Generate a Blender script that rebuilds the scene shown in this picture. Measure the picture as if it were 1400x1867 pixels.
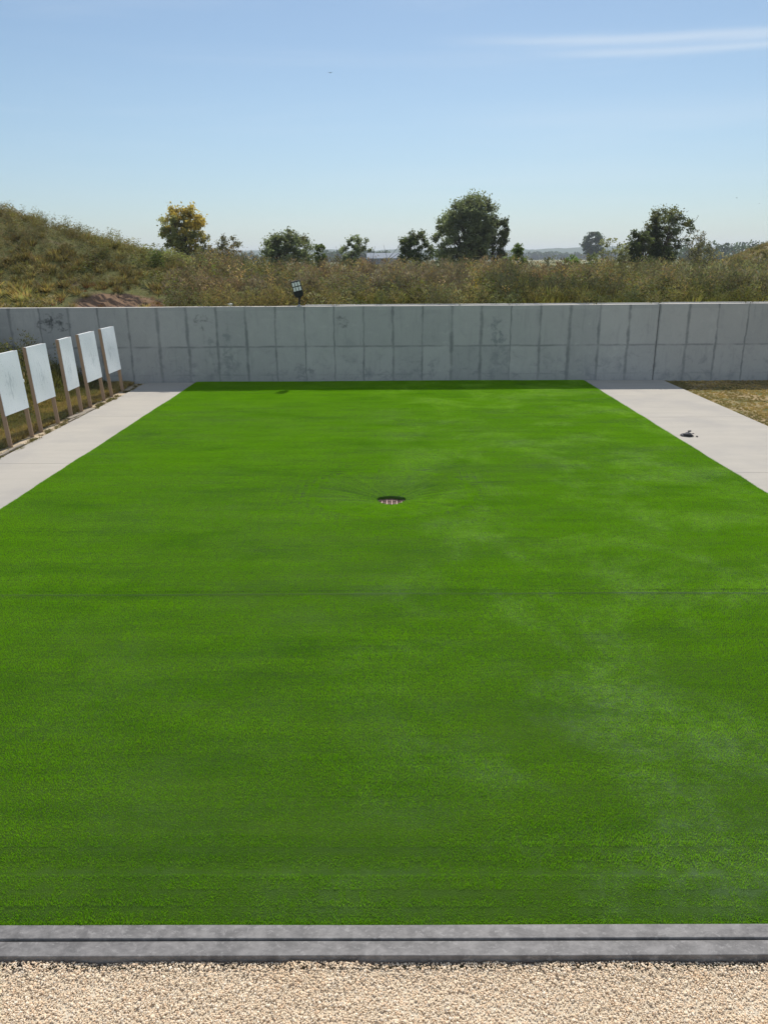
import bpy, math, random
import numpy as np
from mathutils import Matrix, Vector
scene = bpy.context.scene
for o in list(bpy.data.objects): bpy.data.objects.remove(o)
col = scene.collection
R_ = math.radians

# ------------------------------------------------------------------ camera
cam = bpy.data.cameras.new('camera'); co = bpy.data.objects.new('camera', cam); col.objects.link(co)
cam.sensor_fit = 'VERTICAL'; cam.sensor_height = 24.0; cam.lens = 24.0*1400.4/1867
cam.clip_start = 0.1; cam.clip_end = 30000
rt = Vector((0.99997539, 0.00361211, -0.00601394)); fw = Vector((-0.00531264, 0.94976695, -0.31291294)); up = Vector((0.00458156, 0.31293719, 0.94976277))
CAMZ = 3.697
M = Matrix((rt, up, -fw)).transposed().to_4x4(); M.translation = (0, 0, CAMZ)
co.matrix_world = M
scene.camera = co
# ------------------------------------------------------------------ light
SUN_EL, SUN_AZ = R_(51.5), R_(8.5)
sl = bpy.data.lights.new('sun', 'SUN'); sl.energy = 3.35; sl.angle = R_(0.53); sl.color = (1.0, 0.955, 0.88)
so = bpy.data.objects.new('sun', sl); col.objects.link(so)
sd = Vector((math.sin(SUN_AZ)*math.cos(SUN_EL), math.cos(SUN_AZ)*math.cos(SUN_EL), math.sin(SUN_EL)))
so.rotation_euler = sd.to_track_quat('Z', 'Y').to_euler(); so.location = (20, 60, 80)
scene.view_settings.view_transform = 'Standard'; scene.view_settings.look = 'None'
scene.view_settings.exposure = 0.47; scene.view_settings.gamma = 1.0

# ------------------------------------------------------------------ node helper
class N:
    def __init__(s, tree): s.t = tree; s.n = tree.nodes; s.l = tree.links
    def add(s, typ, ins=None, **kw):
        nd = s.n.new(typ)
        for k, v in kw.items(): setattr(nd, k, v)
        for k, v in (ins or {}).items():
            sock = nd.inputs[k]
            if isinstance(v, bpy.types.NodeSocket): s.l.new(v, sock)
            else: sock.default_value = v
        return nd
    def m(s, op, a, b=0.0, c=0.0, clamp=False):
        nd = s.add('ShaderNodeMath', {0: a, 1: b, 2: c}, operation=op); nd.use_clamp = clamp
        return nd.outputs[0]
    def mix(s, f, a, b, mode='MIX'):
        nd = s.n.new('ShaderNodeMix'); nd.data_type = 'RGBA'; nd.blend_type = mode
        for i, v in ((0, f), (6, a), (7, b)):
            if isinstance(v, bpy.types.NodeSocket): s.l.new(v, nd.inputs[i])
            elif i == 0: nd.inputs[i].default_value = v
            else: nd.inputs[i].default_value = tuple(v)+(1,) if len(v) == 3 else v
        return nd.outputs[2]
    def noise(s, vec, scale, detail=4, rough=.55, out=0, dist=0.0):
        return s.add('ShaderNodeTexNoise', {'Vector': vec, 'Scale': scale, 'Detail': detail, 'Roughness': rough, 'Distortion': dist}).outputs[out]
    def ss(s, v, a, b):   # smoothstep a..b -> 0..1
        nd = s.add('ShaderNodeMapRange', {'Value': v, 'From Min': a, 'From Max': b, 'To Min': 0.0, 'To Max': 1.0}, interpolation_type='SMOOTHSTEP')
        return nd.outputs[0]
    def scale(s, vec, x, y, z):
        return s.add('ShaderNodeVectorMath', {0: vec, 1: (x, y, z)}, operation='MULTIPLY').outputs[0]
    def xyz(s, vec):
        nd = s.add('ShaderNodeSeparateXYZ', {0: vec}); return nd.outputs[0], nd.outputs[1], nd.outputs[2]

def new_mat(name):
    m = bpy.data.materials.new(name); m.use_nodes = True; m.node_tree.nodes.clear()
    k = N(m.node_tree); out = k.add('ShaderNodeOutputMaterial')
    return m, k, out
def pbsdf(k, out, colr, rough=.8, spec=.3, bump=None, bstr=.3, bdist=.02, metal=0.0, sheen=0.0):
    ins = {'Base Color': colr if isinstance(colr, bpy.types.NodeSocket) else tuple(colr)+(1,), 'Roughness': rough, 'Specular IOR Level': spec, 'Metallic': metal}
    b = k.add('ShaderNodeBsdfPrincipled', ins)
    if bump is not None:
        bn = k.add('ShaderNodeBump', {'Height': bump, 'Strength': bstr, 'Distance': bdist}); k.l.new(bn.outputs[0], b.inputs['Normal'])
    k.l.new(b.outputs[0], out.inputs[0]); return b
def geo(k): return k.add('ShaderNodeNewGeometry').outputs['Position']
def simple_mat(name, colr, rough=.7, var=.25, scale=8, spec=.3, metal=0.0, stretch=(1, 1, 1)):
    m, k, out = new_mat(name)
    tc = k.add('ShaderNodeTexCoord').outputs['Object']
    p = k.scale(tc, *stretch)
    n = k.noise(p, scale, 5, .6)
    c = k.mix(n, tuple(x*(1-var) for x in colr), tuple(min(1, x*(1+var)) for x in colr))
    pbsdf(k, out, c, rough, spec, n, .25, .01, metal)
    return m
def leaf_mat(name, trans=.35, rough=.6, spec=.25, tboost=(1.15, 1.2, .6)):
    m, k, out = new_mat(name)
    c = k.add('ShaderNodeAttribute', attribute_name='Col').outputs['Color']
    b = k.add('ShaderNodeBsdfPrincipled', {'Base Color': c, 'Roughness': rough, 'Specular IOR Level': spec})
    tcol = k.mix(1.0, c, tboost, 'MULTIPLY')
    t = k.add('ShaderNodeBsdfTranslucent', {'Color': tcol})
    mx = k.add('ShaderNodeMixShader', {0: trans, 1: b.outputs[0], 2: t.outputs[0]})
    k.l.new(mx.outputs[0], out.inputs[0]); return m

# ------------------------------------------------------------------ world
w = bpy.data.worlds.new('World'); scene.world = w; w.use_nodes = True; w.node_tree.nodes.clear()
k = N(w.node_tree)
sky = k.add('ShaderNodeTexSky', sky_type='NISHITA', sun_disc=False, sun_elevation=SUN_EL, sun_rotation=SUN_AZ, altitude=200.0, air_density=1.0, dust_density=0.5, ozone_density=2.0)
gen = k.add('ShaderNodeTexCoord').outputs['Generated']
x, y, z = k.xyz(gen)
az = k.m('MULTIPLY', k.m('ARCTAN2', x, y), 57.2958); el = k.m('MULTIPLY', k.m('ARCSINE', z), 57.2958)
av = k.add('ShaderNodeCombineXYZ', {0: k.m('MULTIPLY', az, .12), 1: k.m('MULTIPLY', el, 1.5), 2: 3.7}).outputs[0]
wisp = k.noise(av, 1.0, 6, .62, dist=.3)
av2 = k.add('ShaderNodeCombineXYZ', {0: k.m('MULTIPLY', az, .035), 1: k.m('MULTIPLY', el, .45), 2: 9.1}).outputs[0]
wisp2 = k.noise(av2, 1.0, 5, .6, dist=.4)
# thin cirrus bank: centre elevation drifts with azimuth
def band(elc, slope, width, a0, a1, amp, a2=60, a3=80):
    d = k.m('SUBTRACT', el, k.m('ADD', elc, k.m('MULTIPLY', az, slope)))
    d = k.m('ADD', d, k.m('MULTIPLY', k.m('SUBTRACT', wisp, .5), width*1.6))
    g = k.m('POWER', 2.718, k.m('MULTIPLY', k.m('MULTIPLY', d, d), -1/(width*width)))
    g = k.m('MULTIPLY', g, k.ss(az, a0, a1)); g = k.m('MULTIPLY', g, k.m('SUBTRACT', 1.0, k.ss(az, a2, a3)))
    return k.m('MULTIPLY', g, amp)
c1 = band(13.35, -.035, .30, 1, 14, .40)
c2 = band(12.6, -.03, .22, 8, 15, .34)
c3 = band(8.6, .0, .8, 0, 12, .12)
c4 = band(16.2, .0, .8, 20, 26, .35)
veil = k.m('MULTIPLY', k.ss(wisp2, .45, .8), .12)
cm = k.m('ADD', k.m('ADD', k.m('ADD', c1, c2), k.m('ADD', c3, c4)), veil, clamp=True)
tint = k.mix(k.ss(el, 0, 11), (.80, .90, 1.0), (.99, 1.05, 1.05))
skyc = k.mix(1.0, sky.outputs[0], tint, 'MULTIPLY')
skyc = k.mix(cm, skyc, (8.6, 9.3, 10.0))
# bright bank added to the unseen sky behind the camera, fill for shaded faces
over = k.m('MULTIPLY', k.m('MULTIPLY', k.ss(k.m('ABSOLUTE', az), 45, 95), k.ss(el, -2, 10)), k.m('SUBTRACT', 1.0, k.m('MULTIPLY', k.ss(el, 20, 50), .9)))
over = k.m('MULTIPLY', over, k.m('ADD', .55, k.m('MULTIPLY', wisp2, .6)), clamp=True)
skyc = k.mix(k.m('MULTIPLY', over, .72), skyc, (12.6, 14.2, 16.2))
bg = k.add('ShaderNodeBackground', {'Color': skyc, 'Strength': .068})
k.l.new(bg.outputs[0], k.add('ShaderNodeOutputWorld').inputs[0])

# ------------------------------------------------------------------ mesh helpers
def tag(o, label=None, cat=None, group=None, kind=None):
    if label: o['label'] = label
    if cat: o['category'] = cat
    if group: o['group'] = group
    if kind: o['kind'] = kind
    return o
def link(name, me, mat=None, parent=None, loc=None):
    o = bpy.data.objects.new(name, me); col.objects.link(o)
    if mat: me.materials.append(mat)
    if parent: o.parent = parent
    if loc is not None: o.location = loc
    return o
def mesh_np(name, V, F, cols=None, smooth=False, uniform=None):
    """V (n,3), F (m,k) same-size faces; cols (n,3) vertex colours"""
    V = np.asarray(V, np.float32); F = np.asarray(F, np.int32); me = bpy.data.meshes.new(name)
    me.vertices.add(len(V)); me.vertices.foreach_set('co', V.ravel())
    kk = F.shape[1]; me.loops.add(F.size); me.loops.foreach_set('vertex_index', F.ravel())
    me.polygons.add(len(F)); me.polygons.foreach_set('loop_start', np.arange(0, F.size, kk, dtype=np.int32))
    if smooth: me.polygons.foreach_set('use_smooth', np.ones(len(F), bool))
    me.update(calc_edges=True)
    if cols is not None:
        a = me.color_attributes.new('Col', 'FLOAT_COLOR', 'POINT')
        c4_ = np.ones((len(V), 4), np.float32); c4_[:, :3] = cols; a.data.foreach_set('color', c4_.ravel())
    return me
class MB:
    def __init__(s): s.v = []; s.f = []
    def box(s, c, d, rot=None, jit=0):
        cx, cy, cz = c; b = len(s.v)
        for i in (-1, 1):
            for j in (-1, 1):
                for q in (-1, 1):
                    p = Vector((i*d[0]/2, j*d[1]/2, q*d[2]/2))
                    if rot: p = rot @ p
                    s.v.append((cx+p.x, cy+p.y, cz+p.z))
        s.f += [tuple(b+q for q in f) for f in ((0,1,3,2),(4,6,7,5),(0,4,5,1),(2,3,7,6),(0,2,6,4),(1,5,7,3))]
        return s
    def tube(s, pts, rads, n=8, cap=True):
        pts = [Vector(p) for p in pts]; b0 = len(s.v)
        for i, p in enumerate(pts):
            d = (pts[min(i+1, len(pts)-1)]-pts[max(i-1, 0)]).normalized()
            a = d.orthogonal().normalized() if abs(d.z) < .99 else Vector((1, 0, 0)); a = (a - d*a.dot(d)).normalized(); c = d.cross(a)
            for q in range(n):
                t = 2*math.pi*q/n; r = rads[i]; v = p+a*(math.cos(t)*r)+c*(math.sin(t)*r); s.v.append(tuple(v))
        for i in range(len(pts)-1):
            for q in range(n):
                s.f.append((b0+i*n+q, b0+i*n+(q+1) % n, b0+(i+1)*n+(q+1) % n, b0+(i+1)*n+q))
        if cap:
            s.f.append(tuple(b0+q for q in range(n))[::-1]); s.f.append(tuple(b0+(len(pts)-1)*n+q for q in range(n)))
        return s
    def prism(s, poly, h0, h1, T=None):   # poly in xy, extruded z
        b = len(s.v); n = len(poly)
        for hh in (h0, h1):
            for p in poly:
                v = Vector((p[0], p[1], hh)); v = T @ v if T else v; s.v.append(tuple(v))
        s.f.append(tuple(range(b, b+n))[::-1]); s.f.append(tuple(range(b+n, b+2*n)))
        for i in range(n): s.f.append((b+i, b+(i+1) % n, b+n+(i+1) % n, b+n+i))
        return s
    def build(s, name, mat, parent=None, loc=None, bevel=0, smooth=False):
        me = bpy.data.meshes.new(name); me.from_pydata(s.v, [], s.f); me.update()
        if smooth: me.polygons.foreach_set('use_smooth', [True]*len(me.polygons))
        o = link(name, me, mat, parent, loc)
        if bevel:
            bv = o.modifiers.new('bevel', 'BEVEL'); bv.width = bevel; bv.segments = 2; bv.limit_method = 'ANGLE'
        return o
def empty(name, loc=(0, 0, 0), rz=0):
    o = bpy.data.objects.new(name, None); col.objects.link(o); o.location = loc; o.rotation_euler.z = rz; o.empty_display_size = .2; return o
rng = np.random.default_rng(7); random.seed(7)
def vnoise(x, y, s, seed=0):
    """smooth value noise -1..1"""
    x = np.asarray(x, float)/s+seed*17.3; y = np.asarray(y, float)/s-seed*9.1
    xi = np.floor(x).astype(int); yi = np.floor(y).astype(int); fx = x-xi; fy = y-yi
    fx = fx*fx*(3-2*fx); fy = fy*fy*(3-2*fy)
    def h(i, j): v = np.sin(i*127.1+j*311.7+seed*74.7)*43758.5453; return (v-np.floor(v))*2-1
    return (h(xi, yi)*(1-fx)+h(xi+1, yi)*fx)*(1-fy)+(h(xi, yi+1)*(1-fx)+h(xi+1, yi+1)*fx)*fy
def sstep(v, a, b): t = np.clip((v-a)/(b-a), 0, 1); return t*t*(3-2*t)

# ------------------------------------------------------------------ layout constants
WY, WT, WH = 24.5, .22, 2.32          # retaining wall front face, thickness, height
TXL, TXR, TY0, TY1 = -6.06, 6.22, 3.50, WY   # turf
WLX, WRX = -7.66, 8.72                # outer edges of the two walkways
DR = (0.055, 12.38)                   # drain centre

def ground_z(x, y):
    x = np.asarray(x, float); y = np.asarray(y, float)
    flat = -.035+0*x
    flat = np.where((x > TXL+.3) & (x < TXR-.3) & (y > TY0+.3) & (y < WY-.3), -.42, flat)
    flat = np.where(y < TY0+.02, -.075, flat)
    # left bank beside the range
    bl = np.clip((-x-9.0), 0, None); hl = 6.8*(1-np.exp(-(bl*.085)**1.25))*sstep(y, -12, 4)
    hl = hl*(1+.06*vnoise(x, y, 3.1, 1))+.12*vnoise(x, y, 1.3, 2)*np.clip(bl, 0, 1)
    # bank behind the wall
    s = sstep(y, WY+.1, 33.0)*.55+.45*np.clip((y-WY-.2)/8.3, 0, 1)
    g = np.clip(-x-4.5, 0, None); gg = .63*(.26*g+.012*g*g); gg = np.where(x < -19, .63*(.26*14.5+.012*14.5**2)+(-x-19)*.12, gg)
    hb = 2.12+s*(.52+.12*(x < -4)+gg)+.10*vnoise(x, y, 2.3, 3)*s+.05*vnoise(x, y, .8, 4)
    dirt = np.exp(-(((x+9.0)/1.6)**2+((y-26.6)/1.2)**2))
    hb = hb+dirt*(.34*np.abs(vnoise(x+y*.9, y*.3, .55, 5))-.08)
    fall = 1-sstep(y, 34.5, 44.0)
    back = (y > WY+.1)
    hl2 = hl*(1-sstep(y, 36, 52))
    h = np.where(back, np.maximum(hb*fall, np.minimum(hl2, 7.5)*(x < -9)-.5*(x >= -9)), np.where(x < -9.0, np.maximum(flat, hl-.02), flat))
    h = np.where(y > 36, np.maximum(h, 0.0), h)
    md = 4.85*np.exp(-(((x-25.6)/8.5)**2+((y-48)/8.5)**2))
    h = np.where(y > 30, np.maximum(h, md), h)
    return h

# ================================================================== GROUND
def lines(dense, lo, hi, extra=()):
    a = list(dense); st = 1.0; v = a[-1]
    while v < hi: v += st; st *= 1.35; a.append(v)
    st = 1.0; v = a[0]; b = []
    while v > lo: v -= st; st *= 1.35; b.append(v)
    return np.array(sorted(set(np.round(list(b)+a+list(extra), 3))))
gx = lines(np.arange(-26, 36.01, .4), -7000, 7000, (TXL+.28, TXL+.32, TXR-.28, TXR-.32, -9.0, -8.7))
gy = lines(np.concatenate([np.arange(0, 24.3, .5), np.arange(24.8, 36, .25), np.arange(36.5, 60, .8)]), -60, 9000, (TY0+.01, TY0+.05, TY0+.28, TY0+.32, WY-.32, WY-.28, WY+.08, WY+.12))
X, Y = np.meshgrid(gx, gy); Z = ground_z(X, Y)
V = np.stack([X.ravel(), Y.ravel(), Z.ravel()], 1)
nx, ny = len(gx), len(gy); ii, jj = np.meshgrid(np.arange(nx-1), np.arange(ny-1)); b = (jj*nx+ii).ravel()
F = np.stack([b, b+1, b+nx+1, b+nx], 1)
m, k, out = new_mat('ground_soil_and_grass')
P = geo(k); px, py, pz = k.xyz(P)
n1 = k.noise(P, .9, 6, .65); n2 = k.noise(P, 6, 5, .7); n3 = k.noise(P, .12, 3, .5); n4 = k.noise(P, 30, 4, .7)
dry = k.mix(n2, (.26, .19, .10), (.42, .32, .185))
grn = k.mix(n2, (.055, .07, .02), (.16, .15, .055))
near = k.mix(k.ss(n1, .40, .62), dry, grn)
sand = k.mix(n4, (.42, .33, .22), (.58, .47, .34))
ed = k.ss(k.m('ADD', px, k.m('MULTIPLY', k.m('SUBTRACT', n1, .5), .5)), -8.15, -7.85)
ed = k.m('MULTIPLY', ed, k.m('SUBTRACT', 1.0, k.ss(px, -7.6, -7.4)))
near = k.mix(ed, near, sand)
gul = k.noise(k.add('ShaderNodeCombineXYZ', {0: k.m('ADD', px, k.m('MULTIPLY', py, 1.1)), 1: k.m('MULTIPLY', py, .35), 2: 0.0}).outputs[0], 2.2, 5, .7)
soil = k.mix(k.ss(gul, .44, .56), (.035, .022, .016), (.20, .125, .075))  # dark streaks: wet soil, with the shade of the gullies painted in
hillc = k.mix(k.ss(n1, .25, .45), k.mix(n2, (.12, .085, .05), (.22, .165, .095)), grn)
gx_ = k.m('DIVIDE', k.m('ADD', px, 8.9), 1.55); gy_ = k.m('DIVIDE', k.m('SUBTRACT', py, 26.3), 1.2)
bare = k.m('POWER', 2.718, k.m('MULTIPLY', k.m('ADD', k.m('MULTIPLY', gx_, gx_), k.m('MULTIPLY', gy_, gy_)), -1.0))
hillc = k.mix(k.ss(bare, .25, .5), hillc, soil)
near = k.mix(k.ss(py, 24.4, 24.7), near, hillc)
# the bare mound at the right, dry short grass
md = k.ss(px, 15, 19); md = k.m('MULTIPLY', md, k.ss(py, 36, 38))
near = k.mix(md, near, k.mix(n2, (.22, .18, .11), (.30, .25, .15)))
fsc = k.scale(P, .0022, .006, 0)
fv = k.add('ShaderNodeTexVoronoi', {'Vector': fsc, 'Scale': 1.0}); fr, fg_, fb = k.xyz(fv.outputs['Color'])
fld = k.mix(k.ss(fr, .35, .5), (.10, .13, .045), (.36, .30, .13))
fld = k.mix(n3, fld, (.22, .21, .09))
c = k.mix(k.ss(py, 60, 90), near, fld)
pbsdf(k, out, c, .95, .1, n2, .5, .04)
tag(link('ground', mesh_np('ground', V, F, smooth=True), m), kind='structure')

# ================================================================== TURF
def turf_z(x, y):
    x = np.asarray(x, float); y = np.asarray(y, float)
    dx, dy = x-DR[0], y-DR[1]; r = np.hypot(dx, dy); th = np.arctan2(dy, dx)
    z = -.205*np.exp(-(r/.85)**1.25)
    # the far lip of the opening stands higher than the near lip
    z += .030*np.exp(-((r-.17)/.22)**2)*np.sin(th)
    # tension wrinkles running away from the drain
    wr = .010*np.sin(th*17+2.1*np.sin(th*3+1))+.007*np.sin(th*29+1.3)
    z += .5*wr*np.exp(-((r-.8)/.75)**2)*(0.45+.55*np.abs(np.sin(th*1.5+.4)))
    for a0, amp in ((-.62, .010), (-.50, .008), (-.80, .007), (2.75, .009), (.30, .006), (2.2, .005)):
        dl = (np.abs(np.angle(np.exp(1j*(th-a0))))*r); z += amp*np.exp(-(dl/.09)**2)*np.exp(-((r-1.3)/.9)**2)*(r > .2)
    # roll seams across the pitch
    for sy, am in ((8.12, .018), (12.72, .002), (17.3, .002), (21.9, .002)):
        yy = y-sy-.03*vnoise(x, y*0, 1.7, 8); z += am*(np.exp(-(yy/.035)**2)-.8*np.exp(-((yy-.08)/.04)**2))*(.6+.4*vnoise(x, y*0, 2.1, 9))
    z += .008*vnoise(x, y*2.2, 1.6, 10)+.003*vnoise(x*.5, y*2, .5, 11)
    # near edge: shallow ridge and roll down to the edging
    z += .016*np.exp(-((y-3.80)/.12)**2)*(.75+.25*vnoise(x, y*0, .9, 12))-.012*np.exp(-((y-3.98)/.10)**2)-.012*np.exp(-((y-TY0)/.06)**2)
    return z+.012
HR = .235; EY = .66
gx = np.unique(np.round(np.concatenate([np.linspace(TXL, DR[0]-1, 60), DR[0]+np.linspace(-1, 1, 21), np.linspace(DR[0]+1, TXR, 60)]), 4))
gy = np.unique(np.round(np.concatenate([np.linspace(TY0, 4.4, 31), np.linspace(4.4, 7.9, 36), np.linspace(7.9, 8.4, 26), np.linspace(8.4, DR[1]-1, 28), DR[1]+np.linspace(-1, 1, 21), np.linspace(DR[1]+1, TY1, 100)]), 4))
X, Y = np.meshgrid(gx, gy); V = np.stack([X.ravel(), Y.ravel(), turf_z(X, Y).ravel()], 1)
nx, ny = len(gx), len(gy); ii, jj = np.meshgrid(np.arange(nx-1), np.arange(ny-1)); ii = ii.ravel(); jj = jj.ravel()
cxm = (gx[ii]+gx[ii+1])/2-DR[0]; cym = (gy[jj]+gy[jj+1])/2-DR[1]
keep = ~((np.abs(cxm) < 1) & (np.abs(cym) < 1)); b = (jj*nx+ii)[keep]
F = np.stack([b, b+1, b+nx+1, b+nx], 1)
# polar patch from a square rim (radius 1 box) into the drain opening
NT, NR = 160, 28
tv = []; tf = []; b0 = len(V)
for i in range(NT):
    t = 2*math.pi*i/NT; cx, sx = math.cos(t), math.sin(t); rb = 1/max(abs(cx), abs(sx)); hr = HR*(1+.05*math.sin(3*t+.5)+.03*math.sin(5*t))
    for j in range(NR+1):
        u_ = (j/NR)**.75; r = rb+(hr-rb)*u_; tv.append((DR[0]+cx*r, DR[1]+sx*r*(1+(EY-1)*u_)))
    tv.append((DR[0]+cx*hr*1.01, DR[1]+sx*hr*EY*1.01))
tv = np.array(tv); tz = turf_z(tv[:, 0], tv[:, 1]); tz[NR+1::NR+2] -= .045
q = NR+2
for i in range(NT):
    for j in range(NR+1):
        a_, c_ = b0+i*q+j, b0+((i+1) % NT)*q+j; tf.append((a_, a_+1, c_+1, c_))
V = np.concatenate([V, np.column_stack([tv, tz])]); F = np.concatenate([F, np.array(tf)])

def turf_colour(k, dark=1.0):
    P = geo(k)
    st = k.noise(k.scale(P, .35, 2.2, 1), 1.3, 6, .6)          # streaks across the rolls
    st2 = k.noise(k.scale(P, 1.2, 9, 1), 1.6, 4, .6)
    pt = k.noise(k.scale(P, .9, .75, 1), .75, 8, .68, dist=.5) # brushed patches of pile
    f = k.noise(P, 60, 3, .6); pd = k.noise(k.scale(P, .5, .9, 1), 1.1, 7, .66, dist=.4); mo = k.noise(k.scale(P, 1, 1.5, 1), 9, 5, .7)
    c = k.mix(k.ss(st, .3, .7), (.160*dark, .355*dark, .010), (.212*dark, .43*dark, .012))
    c = k.mix(k.m('MULTIPLY', k.ss(st2, .35, .75), .35), c, (.24*dark, .50*dark, .008))
    px, py, pz = k.xyz(P)
    rgt = k.m('ADD', k.m('MULTIPLY', k.ss(px, -1.2, 1.6), .80), .20)
    c = k.mix(k.m('MULTIPLY', k.m('MULTIPLY', k.ss(pt, .44, .66), rgt), k.m('ADD', .35, k.m('MULTIPLY', k.ss(mo, .35, .65), .6))), c, (.35*dark, .58*dark, .065))
    c = k.mix(k.m('MULTIPLY', k.ss(pd, .50, .72), .55), c, (.092*dark, .26*dark, .004))
    c = k.mix(k.m('MULTIPLY', k.ss(f, .3, .8), .35), c, (.105*dark, .28*dark, .004))
    return c
m, k, out = new_mat('turf_backing')
P = geo(k); fb = k.noise(P, 120, 3, .7)
pbsdf(k, out, turf_colour(k, .26), .9, .1, fb, .8, .02)
tag(link('artificial_turf', mesh_np('artificial_turf', V, F, smooth=True), m), kind='structure')

# blades: a small tile of pile instanced over the turf (one object, the tile travels inside its own mesh)
m_bl, k, out = new_mat('turf_blade')
tc = turf_colour(k, 1.0)
att = k.add('ShaderNodeAttribute', attribute_name='Col').outputs['Color']
tc = k.mix(1.0, tc, att, 'MULTIPLY')
bb = k.add('ShaderNodeBsdfPrincipled', {'Base Color': tc, 'Roughness': .7, 'Specular IOR Level': .04})
tr = k.add('ShaderNodeBsdfTranslucent', {'Color': k.mix(1.0, tc, (1.15, 1.25, .7), 'MULTIPLY')})
k.l.new(k.add('ShaderNodeMixShader', {0: .45, 1: bb.outputs[0], 2: tr.outputs[0]}).outputs[0], out.inputs[0])
def blades(px, py, pz, h, wd, lean, seed):
    r = np.random.default_rng(seed); n = len(px)
    a = r.uniform(0, 2*np.pi, n); ln = r.uniform(.1, 1, n)*lean; la = r.uniform(0, 2*np.pi, n)
    hh = h*r.uniform(.7, 1.1, n); dx, dy = np.cos(a)*wd/2, np.sin(a)*wd/2
    mx, my = np.cos(la)*ln*hh*.35, np.sin(la)*ln*hh*.35; tx, ty = np.cos(la)*ln*hh, np.sin(la)*ln*hh
    hz = hh*np.sqrt(np.clip(1-(ln*.8)**2, .15, 1))
    v = np.stack([np.stack([px-dx, py-dy, pz], 1), np.stack([px+dx, py+dy, pz], 1),
                  np.stack([px+mx+dx*.9, py+my+dy*.9, pz+hz*.6], 1), np.stack([px+mx-dx*.9, py+my-dy*.9, pz+hz*.6], 1),
                  np.stack([px+tx, py+ty, pz+hz], 1)], 1).reshape(-1, 3)
    b = np.arange(n)*5
    f = np.concatenate([np.stack([b, b+1, b+2], 1), np.stack([b, b+2, b+3], 1), np.stack([b+3, b+2, b+4], 1)])
    br = r.uniform(.75, 1.25, n); cc = np.stack([br*r.uniform(.85, 1.2, n), br, br*r.uniform(.7, 1.2, n)], 1)
    cc = np.repeat(cc, 5, 0)
    return v, f, cc
def pile_h(a, b): return .95+.30*vnoise(a*.7, b*.7, 2.6, 89)+.24*vnoise(a*.8, b*1.6, 1.1, 90)+.22*vnoise(a*.6, b*2.5, .45, 91)+.12*vnoise(a, b*3, .2, 92)
TS = .125; NV = 8; NB = 300
Vs, Fs, Cs, off = [], [], [], 0
for vi in range(NV):
    nb = NB
    v, f, c_ = blades(rng.uniform(-TS/2, TS/2, nb), rng.uniform(-TS/2, TS/2, nb), np.zeros(nb), .020, .0028, .80, 100+vi)
    Vs.append(v+np.array([vi*1.0, 0, -50.0])); Fs.append(f+off); Cs.append(c_); off += len(v)
nb_tile = off
tx = np.arange(TXL+TS/2, TXR, TS); ty = np.arange(TY0+TS/2, TY1, TS)
TX, TY = np.meshgrid(tx, ty); TX = TX.ravel(); TY = TY.ravel()
kp = np.hypot(TX-DR[0], TY-DR[1]) > 1.33
kp &= (TX < TXR-.05)
TX, TY = TX[kp], TY[kp]
e = .1; nxz = -(turf_z(TX+e, TY)-turf_z(TX-e, TY))/(2*e); nyz = -(turf_z(TX, TY+e)-turf_z(TX, TY-e))/(2*e)
TZ = turf_z(TX, TY)-.002
# blades around the drain individually
nb = 118000; r = 1.40*np.sqrt(rng.uniform(0, 1, nb)); t = rng.uniform(0, 2*np.pi, nb); bx, by = DR[0]+r*np.cos(t), DR[1]+r*np.sin(t)
# and a ragged fringe along the edges
nf = 14000
fx = np.concatenate([rng.uniform(-4.5, 4.5, nf), np.full(4000, TXL)+rng.uniform(-.006, .02, 4000), np.full(4000, TXR)+rng.uniform(-.02, .006, 4000)])
fy = np.concatenate([TY0+rng.uniform(-.008, .03, nf), rng.uniform(TY0, TY1, 4000), rng.uniform(TY0, TY1, 4000)])
kp = np.hypot(r*np.cos(t), r*np.sin(t)/EY) > HR*1.04; bx = np.concatenate([bx[kp], fx]); by = np.concatenate([by[kp], fy])
v, f, c_ = blades(bx, by, turf_z(bx, by)-.002, .020*np.clip(pile_h(bx, by), .5, 1.5), .0028, .80, 300)
Vd, Fd, Cd = v, f, c_
NP = len(TX)
allV = np.concatenate(Vs+[Vd, np.column_stack([TX, TY, TZ])]); allF = np.concatenate(Fs+[Fd+off])
allC = np.concatenate(Cs+[Cd, np.ones((NP, 3))])
me = mesh_np('turf_blades', allV, allF, allC)
kind = np.zeros(len(allV), np.int32)            # 1..NV tile variants, 0 real blades, -1 tile points
for vi in range(NV): kind[vi*NB*5:(vi+1)*NB*5] = vi+1
kind[len(allV)-NP:] = -1
me.attributes.new('piece', 'INT', 'POINT').data.foreach_set('value', kind)
rot = np.zeros((len(allV), 3), np.float32); rot[-NP:, 0] = -nyz; rot[-NP:, 1] = nxz; rot[-NP:, 2] = rng.integers(0, 4, NP)*math.pi/2
me.attributes.new('rot', 'FLOAT_VECTOR', 'POINT').data.foreach_set('vector', rot.ravel())
pick = np.zeros(len(allV), np.int32); pick[-NP:] = rng.integers(0, NV, NP)
scl = np.ones((len(allV), 3), np.float32); hv = pile_h(TX, TY); hv = hv-.34*np.exp(-((TY-8.14)/.06)**2); scl[-NP:, 2] = np.clip(hv, .3, 1.5)
me.attributes.new('scl', 'FLOAT_VECTOR', 'POINT').data.foreach_set('vector', scl.ravel())
me.attributes.new('pick', 'INT', 'POINT').data.foreach_set('value', pick)
ob = link('turf_blades', me, m_bl); tag(ob, 'short bright green artificial grass pile covering the range floor', 'artificial grass', kind='stuff')
ng = bpy.data.node_groups.new('lay_tiles', 'GeometryNodeTree')
ng.interface.new_socket('Geometry', in_out='INPUT', socket_type='NodeSocketGeometry'); ng.interface.new_socket('Geometry', in_out='OUTPUT', socket_type='NodeSocketGeometry')
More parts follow.
